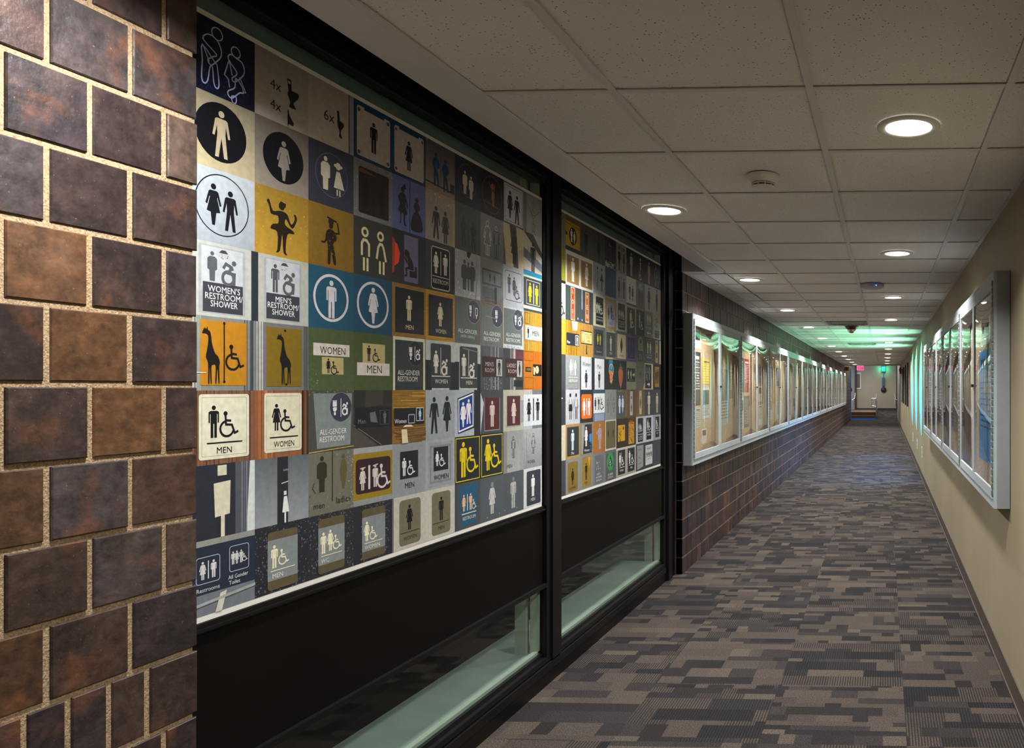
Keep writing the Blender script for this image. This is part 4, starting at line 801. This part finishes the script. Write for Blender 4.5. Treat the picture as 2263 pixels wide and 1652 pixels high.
# fire strobe
x, y = at_ceiling(1882, 720)
t = thing('fire_strobe', (x, y, ZCEIL), 'red based fire alarm strobe with a clear dome under the ceiling', 'fire alarm strobe')
b = MB(); b.lathe((x, y, ZCEIL), [(.10, 0), (.10, -.012), (.075, -.045)], 28); b.build('base', M['red'], t)
b = MB(); b.lathe((x, y, ZCEIL), [(.065, -.045), (.062, -.065), (.045, -.095), (.02, -.105)], 28); b.build('dome', M['steel'], t, smooth=True)
x, y = at_ceiling(1950, 778)
t = thing('ceiling_speaker', (x, y, ZCEIL), 'small shallow disc detector beyond the green lit ceiling, beside the right row of lights', 'detector')
b = MB(); b.lathe((x, y, ZCEIL), [(.12, 0), (.11, -.02), (.05, -.032)], 24); b.build('base', M['white'], t)
b = MB(); b.lathe((x, y, ZCEIL), [(.014, -.03), (.010, -.06)], 12); b.build('probe', M['white'], t)
# exit sign
t = thing('exit_sign', (-.95, 28.9, ZCEIL), 'lit EXIT sign with red letters hanging at the far end of the ceiling', 'exit sign')
b = MB(); b.box(-1.09, 28.86, ZCEIL - .205, -.81, 28.9, ZCEIL - .01); b.build('housing', M['white'], t)
b = MB(); b.box(-1.083, 28.853, ZCEIL - .198, -.817, 28.859, ZCEIL - .017); b.build('sign_face', M['exitw'], t)
b = MB(); b.box(-1.07, 28.849, ZCEIL - .18, -.83, 28.852, ZCEIL - .035); b.build('red_field', M['exit'], t)
vs, fs, wd = text_mesh('EXIT'); k = .20 / wd
b = MB(); b.raw([(-1.05 + vx * k, 28.847, ZCEIL - .165 + vy * .115) for vx, vy in vs], fs); b.build('lettering', emit('exit_letters', 'ff8ab8', 1.2), t)
b = MB(); b.box(-.955, 28.875, ZCEIL - .012, -.945, 28.885, ZCEIL); b.build('mount', M['white'], t)
# yellow sign projecting from the brick wall
t = thing('pictogram_sign', (XL, 29.6, 2.2), 'yellow projecting sign with a black figure, past the last left display case', 'sign')
b = MB(); b.box(XL, 29.6, 2.17, XL + .17, 29.62, 2.34); b.build('board', M['yellow'], t)
b = MB(); b.raw([(XL + .085 + a * .13 * 1.08, 29.597, 2.325 - q * .14) for a, q in MAN], [tuple(range(len(MAN)))]); b.lathe((XL + .085, 29.597, 2.325 - .011), [(.012, 0), (.012, .001)], 12, axis='y'); b.build('figure', M['dark'], t)
# red alarm box on the blue strip and on the cream wall
o = MB(); o.box(-1.569, 34.70, 1.33, -1.53, 34.86, 1.50); o.box(-1.53, 34.73, 1.38, -1.52, 34.83, 1.42)
tag(o.build('alarm_pull', M['red'], org=(-1.56, 34.78, 1.33)), 'dark red alarm box on the blue lit wall end', 'alarm box')
o = MB(); o.box(XR - .06, 27.6, 2.02, XR, 27.8, 2.26); o.box(XR - .075, 27.66, 2.1, XR - .06, 27.74, 2.2)
tag(o.build('wall_strobe', M['red'], org=(XR, 27.7, 2.02)), 'dark red alarm strobe high on the cream wall near its far end', 'alarm strobe')
# ================================================================ luminous surfboard-shaped wall lamps
def up_light(nm, col, e, rot, loc, parent, size, sy, spread):
    la = bpy.data.lights.new(nm, 'AREA'); la.shape = 'RECTANGLE'; la.size = size; la.size_y = sy; la.energy = e; la.color = col; la.spread = math.radians(spread)
    lo = bpy.data.objects.new(nm, la); COL.objects.link(lo); lo.parent = parent; lo.location = loc; lo.rotation_euler = rot; return lo
def board(y, label):
    t = thing('wall_lamp', (XR, y, .69), label, 'wall lamp', 'surfboard shaped wall lamps')
    Hh, Wd, Dp = 1.55, .20, .047
    def outline(tt): return max(.004, math.sin(math.pi * min(max(tt, 0), 1)) ** .62)
    N, K = 30, 9; b = MB(); vs = []
    for i in range(N + 1):
        tt = i / N; wv = Wd * outline(tt)
        for k in range(K + 1):
            a = math.pi * k / K; vs.append((XR - Dp * math.sin(a) * outline(tt) ** .8 - .004, y - wv * math.cos(a), .69 + Hh * tt))
    fs = [(i * (K + 1) + k, i * (K + 1) + k + 1, (i + 1) * (K + 1) + k + 1, (i + 1) * (K + 1) + k) for i in range(N) for k in range(K)]
    b.raw(vs, fs); b.build('diffuser', M['board'], t, smooth=True)
    b = MB()
    for sgn in (-1, 1): b.tube([(XR - .008, y + sgn * (Wd + .004) * outline(i / N), .69 + Hh * i / N) for i in range(N + 1)], .006, 6)
    b.build('rim', M['white'], t, smooth=True)
    b = MB(); b.box(XR - .0425, y - .007, .69 + .30, XR - .036, y + .007, .69 + .42); b.build('slot', simple('blue_slot', '1c5fa8', .4) if 'blue_slot' not in bpy.data.materials else bpy.data.materials['blue_slot'], t)
    up_light('green_uplight', (.33, 1, .58), GREEN_W, (math.radians(180), math.radians(-44), 0), (-.12, 0, .85), t, .25, .4, 104)
    up_light('blue_downlight', (.12, .35, 1), BLUE_W, (0, math.radians(48), 0), (-.10, 0, .3), t, .25, .4, 120)
    return t
GREEN_W, BLUE_W = 14.0, 22.0
board(12.1, 'nearest glowing surfboard shaped lamp on the cream wall, next to the display cases')
board(13.9, 'middle one of the three glowing surfboard shaped lamps on the cream wall')
board(15.9, 'farthest of the three glowing surfboard shaped lamps, towards the black slot panels')
for i, y in enumerate((12.15, 13.95, 16.0)):
    t = thing('wall_outlet', (XR, y, .33), ['white outlet plate under the nearest glowing wall lamp', 'white outlet plate under the middle glowing wall lamp', 'white outlet plate under the farthest glowing wall lamp'][i], 'outlet', 'outlet plates on the cream wall')
    b = MB(); b.box(XR - .007, y - .05, .34, XR, y + .05, .52); b.build('cover_plate', M['white'], t)
    for z in (.375, .445):
        b = MB(); b.box(XR - .010, y - .017, z, XR - .007, y + .017, z + .03); b.build('socket', M['alud'], t)
for i, px in enumerate((2007.2, 2002.8, 1998.2, 1995)):
    y = yon(px, XR)
    t = thing('slot_panel', (XR, y, 1.1), ['nearest black upright slot panel on the cream wall, just past the glowing lamps', 'second black upright slot panel past the glowing lamps', 'third black upright slot panel past the glowing lamps', 'farthest black upright slot panel, beside the far right rail'][i], 'slot panel', 'black slot panels on the cream wall')
    b = MB(); b.box(XR - .035, y - .12, 1.02, XR, y + .12, 2.13); b.build('panel', M['dark'], t)
    b = MB(); b.box(XR - .04, y + .12, 1.0, XR, y + .15, 2.15); b.build('edge_strip', M['alud'], t)
# ================================================================ display cases
PAPER_BG = ['c9c6bd', 'bdbab2', 'd4d0c4', 'a8a6a0', '4a4c50', '2c2e34', 'd8b21e', '8c2a34', '6a86a0', 'c8b088', '7f8488', 'b05a3a', '3c5a78']
PN = dict(zip(PAPER_BG, ['pale grey', 'grey', 'white', 'mid grey', 'dark grey', 'black', 'yellow', 'dark red', 'dull blue', 'tan', 'slate', 'rust', 'navy']))
def case(side, y0, Wd, z0, z1, D, label, group):
    X0 = XL if side == 'L' else XR; sg = 1 if side == 'L' else -1
    t = thing('display_case', (X0, y0, z0), label, 'display case', group)
    def bx(b, u0, v0, za, u1, v1, zb, c=None, m=0): b.box(X0 + sg * v0, y0 + u0, z0 + za, X0 + sg * v1, y0 + u1, z0 + zb, c, m)
    Hh = z1 - z0; f = .022
    b = MB(); bx(b, 0, .0035, 0, f, D - .014, Hh, m=1); bx(b, Wd - f, .0035, 0, Wd, D - .014, Hh, m=1); bx(b, f, .0035, 0, Wd - f, D - .014, .035); bx(b, f, .0035, Hh - .035, Wd - f, D - .014, Hh)
    bx(b, 0, D - .014, 0, .03, D, Hh); bx(b, Wd - .03, D - .014, 0, Wd, D, Hh); bx(b, .03, D - .014, 0, Wd - .03, D, .04); bx(b, .03, D - .014, Hh - .04, Wd - .03, D, Hh)
    b.build('housing', [M['alu'], M['alud']], t)
    b = MB(); bx(b, f, .004, .035, Wd - f, .012, Hh - .035); b.build('corkboard', M['cork'], t)
    for k in (0, 1):
        a = .032 + k * (Wd / 2 - .03); e = a + Wd / 2 - .034; g = .034
        b = MB(); bx(b, a, D - .006, .044, a + g, D + .006, Hh - .044); bx(b, e - g, D - .006, .044, e, D + .006, Hh - .044); bx(b, a + g, D - .006, .044, e - g, D + .006, .092); bx(b, a + g, D - .006, Hh - .092, e - g, D + .006, Hh - .044)
        d = b.build('door', M['alu'], t)
        b = MB(); vs = []; NU, NV = 16, 20; u0, u1, w0, w1 = a + g, e - g, .092, Hh - .092     # slightly bowed clear sheet
        for layer in (1, 0):
            for i in range(NU + 1):
                for j in range(NV + 1):
                    su, sv = 2 * i / NU - 1, 2 * j / NV - 1
                    vs.append((X0 + sg * (D - .001 + .0015 * layer + .0075 * (1 - su * su) * (1 - sv ** 6)), y0 + u0 + (u1 - u0) * i / NU, z0 + w0 + (w1 - w0) * j / NV))
        fs = [(i * (NV + 1) + j, (i + 1) * (NV + 1) + j, (i + 1) * (NV + 1) + j + 1, i * (NV + 1) + j + 1) for i in range(NU) for j in range(NV)]
        if sg < 0: fs = [f[::-1] for f in fs]
        b.raw(vs[:len(vs) // 2], fs); b.build('pane', M['acrylic'] if side == 'L' else M['acrylic2'], d, smooth=True)
        b = MB(); lu = (e - .014) if k == 0 else (a + .014)
        b.lathe((X0 + sg * (D + .004), y0 + lu, z0 + Hh * .52), [(.009, 0), (.009, sg * .012)], 14, axis='x'); b.build('lock', M['dark'], d)
        b = MB(); hu = a - .002 if k == 0 else e + .002; z = .06
        while z < Hh - .07: bx(b, hu - .005, D - .002, z, hu + .005, D + .009, z + .024); z += .034
        b.build('hinge', M['brass'], d)
    return t
def paper(side, y, z, w_, h_, kind, lab, D=.02, rnd=None, head=False):
    X0 = XL if side == 'L' else XR; sg = 1 if side == 'L' else -1
    rnd = rnd or random
    b = MB(); x = X0 + sg * .0125
    b.box(x, y, z, x + sg * .0012, y + w_, z + h_, hx(kind))
    dark = sum(hx(kind)) < .35; ink = hx('c8c8c0') if dark else hx('34343a'); xs = x + sg * .0016
    def stripe(u0, v0, u1, v1, c):
        q = [(xs, y + u0 * w_, z + v0 * h_), (xs, y + u1 * w_, z + v0 * h_), (xs, y + u1 * w_, z + v1 * h_), (xs, y + u0 * w_, z + v1 * h_)]
        b.face(q if sg > 0 else q[::-1], c)
    v = .93
    mode = rnd.random()
    if h_ > .12 and mode < .5:   # a picture block
        p = rnd.uniform(.3, .55); stripe(.1, .9 - p, .9, .92, tuple(q * .6 for q in hx(rnd.choice(['5a6a78', '7a5a48', '3a3c40', '8a8a88'])))); v = .86 - p
    else: stripe(.15, .86, .85, .92, ink); v = .8
    while v > .08 and len(b.f) < 40:
        u = .1
        while u < .86:
            l = rnd.uniform(.1, .4); stripe(u, v, min(.9, u + l), v + min(.018, .006 / h_ + .006), ink if rnd.random() < .8 else hx('777770')); u += l + .04
        v -= .05 if h_ > .25 else .1
    o = b.build('poster' if h_ > .35 else 'notice', M['paper'], org=(x, y + w_ / 2, z))
    tag(o, lab, 'poster' if h_ > .35 else 'notice', 'papers pinned in the left display cases' if side == 'L' else 'papers pinned in the right display cases'); return o
CZ0, CZ1 = .854, 2.056
yc = yon(1508.3, XL) + .01; CWD = (yon(1869.5, -1.52) - yc) / 12
rl = random.Random(21)
c0 = case('L', yc, CWD - .006, CZ0, CZ1, .078, 'nearest aluminium display case on the brick wall, beside the black window frame', 'display cases along the brick wall')
for k in range(1, 12):
    c = copy_tree(c0, None, (XL, yc + CWD * k, CZ0)); c['label'] = '%s aluminium display case along the brick wall, counted from the window' % ORD[k]
    if k == 11: c['label'] = 'last and farthest aluminium display case on the brick wall'
WH = {(0, 0): [], }
SPX = [  # px0, px1 on the corkboard, z0, z1, colour, label
 (1526.5, 1549, 1.80, 1.96, 'd4d0c4', 'white banner at the top of the nearest left display case'),
 (1526.5, 1548, 1.32, 1.77, '2c2e34', 'black poster right under the white banner in the nearest left case'),
 (1526.5, 1536, 1.13, 1.30, '8c2a34', 'dark red photo sheet right below the black poster'),
 (1537, 1548, 1.13, 1.30, 'a8a6a0', 'grey photo sheet beside the dark red one, below the black poster'),
 (1552, 1570, 1.50, 1.72, 'd8b21e', 'yellow poster in the near half of the nearest left case'),
 (1552, 1568, 1.20, 1.47, 'bdbab2', 'grey sheet right below the yellow poster'),
 (1551, 1561, .985, 1.11, 'd4d0c4', 'small white notice low in the near half of the nearest left case'),
 (1585, 1611, 1.10, 1.70, 'a8a6a0', 'big grey sheet of small print in the far half of the nearest left case'),
 (1612.5, 1620, 1.36, 1.68, '4a4c50', 'narrow dark grey sheet at the far side of the nearest left case'),
 (1630.5, 1643.5, 1.42, 1.80, '2c2e34', 'black poster in the near half of the second left case'),
 (1645, 1655, 1.42, 1.80, '8c2a34', 'red poster beside the black one in the second left case'),
 (1631.5, 1643.5, 1.02, 1.36, 'd4d0c4', 'white newspaper cutting low in the second left case'),
 (1644.5, 1656, 1.02, 1.38, '4a4c50', 'dark grey sheet beside the newspaper cutting'),
 (1667.5, 1675, 1.56, 1.76, '3c5a78', 'navy crest sheet in the far half of the second left case'),
 (1676.5, 1685.5, 1.52, 1.76, '7f8488', 'slate sheet at the top far side of the second left case'),
 (1676, 1684, 1.30, 1.49, 'd4d0c4', 'white typed notice in the far half of the second left case'),
 (1676, 1685, 1.00, 1.26, 'c9c6bd', 'pale notice low in the far half of the second left case'),
 (1668, 1674.5, 1.20, 1.50, 'c8b088', 'tan slip below the navy crest sheet')]
for (p0, p1, z_0, z_1, c, lab) in SPX:
    ya_, yb_ = yon(p0, -1.577), yon(p1, -1.577); kc = int(((ya_ + yb_) / 2 - yc) // CWD); ya_ = max(ya_, yc + CWD * kc + .035); yb_ = min(yb_, yc + CWD * (kc + 1) - .045); paper('L', ya_, z_0, yb_ - ya_, z_1 - z_0, c, lab, rnd=rl)
for k in range(2, 12):
    slots = [('near', .08), ('far', CWD / 2 + .07)]
    for half, u0 in slots:
        for j, (zz, hh) in enumerate(((1.46, .38), (1.01, .34))):
            w_ = rl.uniform(.46, .68); c = rl.choice(PAPER_BG + PAPER_BG[:4]); h2 = hh * rl.uniform(.7, 1)
            paper('L', yc + CWD * k + u0 + rl.uniform(0, .08), zz + rl.uniform(0, .04), w_, h2, c,
                  '%s sheet in the %s half of the %s left display case, %s' % (PN[c], half, ORD[k], 'upper one' if j == 0 else 'lower one'), rnd=rl)
# right-hand cases
RZ0, RZ1 = zon(2208, 1117, .567), zon(2208, 604, .567)
yr0 = yon(2196.7, .528); RW = (yon(2042, .528) - yr0) / 4
r0 = case('R', yr0, RW - .006, RZ0, RZ1, .08, 'nearest aluminium display case on the cream wall, blue posters inside', 'display cases along the cream wall')
for k in range(1, 4):
    c = copy_tree(r0, None, (XR, yr0 + RW * k, RZ0)); c['label'] = ['', 'second aluminium display case on the cream wall', 'third aluminium display case on the cream wall', 'farthest aluminium display case on the cream wall, next to the glowing lamps'][k]
SRX = [(2167, 2188, 1.72, 1.90, 'd4d0c4', 'white sheet at the top of the nearest right display case'),
 (2164, 2193.5, 1.03, 1.69, '2f7fb0', 'large blue poster in the nearest right display case'),
 (2132, 2148, 1.72, 1.88, 'c9c6bd', 'pale sheet at the top of the far half of the nearest right case'),
 (2125, 2135, 1.05, 1.66, '3c5a78', 'navy sheet beside the tan striped one'),
 (2136.5, 2149.5, 1.03, 1.66, 'c8b088', 'tan striped sheet in the far half of the nearest right case'),
 (2102, 2116, 1.10, 1.72, '7f8488', 'slate poster in the near half of the second right case'),
 (2084.5, 2096, 1.10, 1.72, 'c8b088', 'tan poster in the far half of the second right case'),
 (2072, 2080.5, 1.10, 1.72, '4a4c50', 'dark grey poster in the near half of the third right case'),
 (2060.5, 2068, 1.10, 1.72, 'bdbab2', 'grey poster in the far half of the third right case'),
 (2051, 2057.5, 1.10, 1.72, 'c9c6bd', 'pale poster in the near half of the farthest right case'),
 (2044, 2048.5, 1.10, 1.72, '6a86a0', 'dull blue poster in the far half of the farthest right case')]
for (p1, p0, z_0, z_1, c, lab) in SRX:
    ya_, yb_ = yon(p0, .595), yon(p1, .595); kc = int(((ya_ + yb_) / 2 - yr0) // RW); ya_ = max(ya_, yr0 + RW * kc + .035); yb_ = min(yb_, yr0 + RW * (kc + 1) - .045); paper('R', ya_, z_0, yb_ - ya_, z_1 - z_0, c, lab, rnd=rl)
# ================================================================ far end
def rail(pts, label, r=.021):
    o = MB()
    for p in pts: o.tube(p, r, 10)
    a = pts[0][0]; tag(o.build('handrail', M['steel'], org=(a[0], a[1], 0)), label, 'handrail', None)
rail([[(-.42, 35.8, 0), (-.42, 35.8, 1.0), (-.42, 40.3, 1.30), (-.42, 40.3, .33)], [(-.42, 35.8, .6), (-.42, 40.3, .9)], [(-.42, 37.5, .1), (-.42, 37.5, 1.1)],
      [(-.42, 35.8, 1.0), (-.62, 35.8, 1.0), (-.62, 35.8, .66), (-.42, 35.8, .62)]], 'steel handrail between the brown steps and the carpeted ramp')
rail([[(-1.45, 35.7, 1.0), (-1.45, 36.6, 1.25)], [(-1.45, 35.7, 1.0), (-1.56, 35.2, .92)], [(-1.45, 35.7, 1.0), (-1.45, 35.7, .7)]], 'short steel handrail beside the blue lit wall end, left of the steps')
rail([[(XR - .09, 34.8, .95), (XR - .09, 40.6, 1.3)], [(XR - .09, 34.8, .95), (XR, 34.8, .95)], [(XR - .09, 34.8, .70), (XR - .09, 40.6, 1.05)], [(XR - .09, 34.8, .95), (XR - .09, 34.8, .70)]], 'steel handrail along the ramp on the cream wall side')
t = thing('wall_lantern', (-.07, 40.98, 2.45), 'teal glowing lantern high on the end wall', 'lantern')
b = MB(); b.box(-.17, 40.86, 2.40, .03, 40.98, 2.72); b.build('housing', M['dark'], t)
b = MB(); b.lathe((-.07, 40.85, 2.54), [(.09, 0), (.07, -.04)], 20, axis='y'); b.build('lens', M['tealglow'], t)
up_light('teal_glow', (.05, 1, .7), 8, (math.radians(90), 0, 0), (0, -.2, .1), t, .2, .2, 170)
o = MB(); o.tube([(-.07, 40.94, 2.42), (-.07, 40.94, 2.05)], .014, 8); o.box(-.15, 40.9, 1.62, .0, 41, 2.08)
o.box(-.13, 40.88, 1.66, -.02, 40.9, 1.82)
tag(o.build('control_box', simple('dark_blue_box', '1d4a60', .5), org=(-.07, 40.95, 1.62)), 'dark blue control box under the teal lantern on the end wall', 'control box')
t = thing('wall_bell', (-.07, 40.99, 1.42), 'black round bell hanging on the end wall below the blue box', 'bell')
b = MB(); b.lathe((-.07, 40.9, 1.42), [(.05, .09), (.13, .05), (.145, .0), (.12, -.04), (.05, -.06)], 28, axis='y'); b.build('gong', M['dark'], t, smooth=True)
b = MB(); b.tube([(-.07, 40.95, 1.55), (-.05, 40.95, 1.63)], .008, 6); b.build('hook', M['dark'], t)
t = thing('notice_board', (-1.48, 40.99, 1.5), 'dark board in a pale frame at the left edge of the end wall', 'notice board')
b = MB(); b.box(-1.60, 40.95, 1.44, -1.30, 41, 2.36); b.build('frame', M['jamb'], t)
b = MB(); b.box(-1.60, 40.94, 1.52, -1.36, 40.96, 2.28); b.build('backing', M['wood_step'], t)
# smoke sensors in the window recess
for (px, py, nm, lab) in ((1010, 248, 'recess_sensor', 'small round sensor in the dark recess above the sign window'),):
    y = yon(px, -1.5)
    o = MB(); o.lathe((-1.50, y, 2.655), [(.05, 0), (.045, -.03), (.02, -.04)], 20); tag(o.build(nm, M['dark'], org=(-1.5, y, 2.65)), lab, 'sensor')
# unseen area lights added to brighten the lobby and the room behind the sign windows
def fill_light(nm, loc, size, e, col, rot=(0, 0, 0), sy=None):
    la = bpy.data.lights.new(nm, 'AREA'); la.shape = 'RECTANGLE'; la.size = size; la.size_y = sy or size; la.energy = e; la.color = col
    lo = bpy.data.objects.new(nm, la); COL.objects.link(lo); lo.location = loc; lo.rotation_euler = rot; return lo
fill_light('lobby_front_fill', (-.5, 32.5, 3.0), 1.4, 50, (1, .95, .85))
fill_light('lobby_fill', (-.6, 38.2, 3.0), 1.6, 110, (1, .95, .85))
fill_light('lobby_side_fill', (-3.3, 38.2, 2.2), 1.6, 110, (.25, .45, 1), (0, math.radians(-62), 0))
fill_light('window_room_fill', (-2.1, 3.6, 2.3), .3, 9, (.9, 1, .95), (0, 0, 0), 3.6)

for o in bpy.data.objects:
    if '_w' in o: del o['_w']
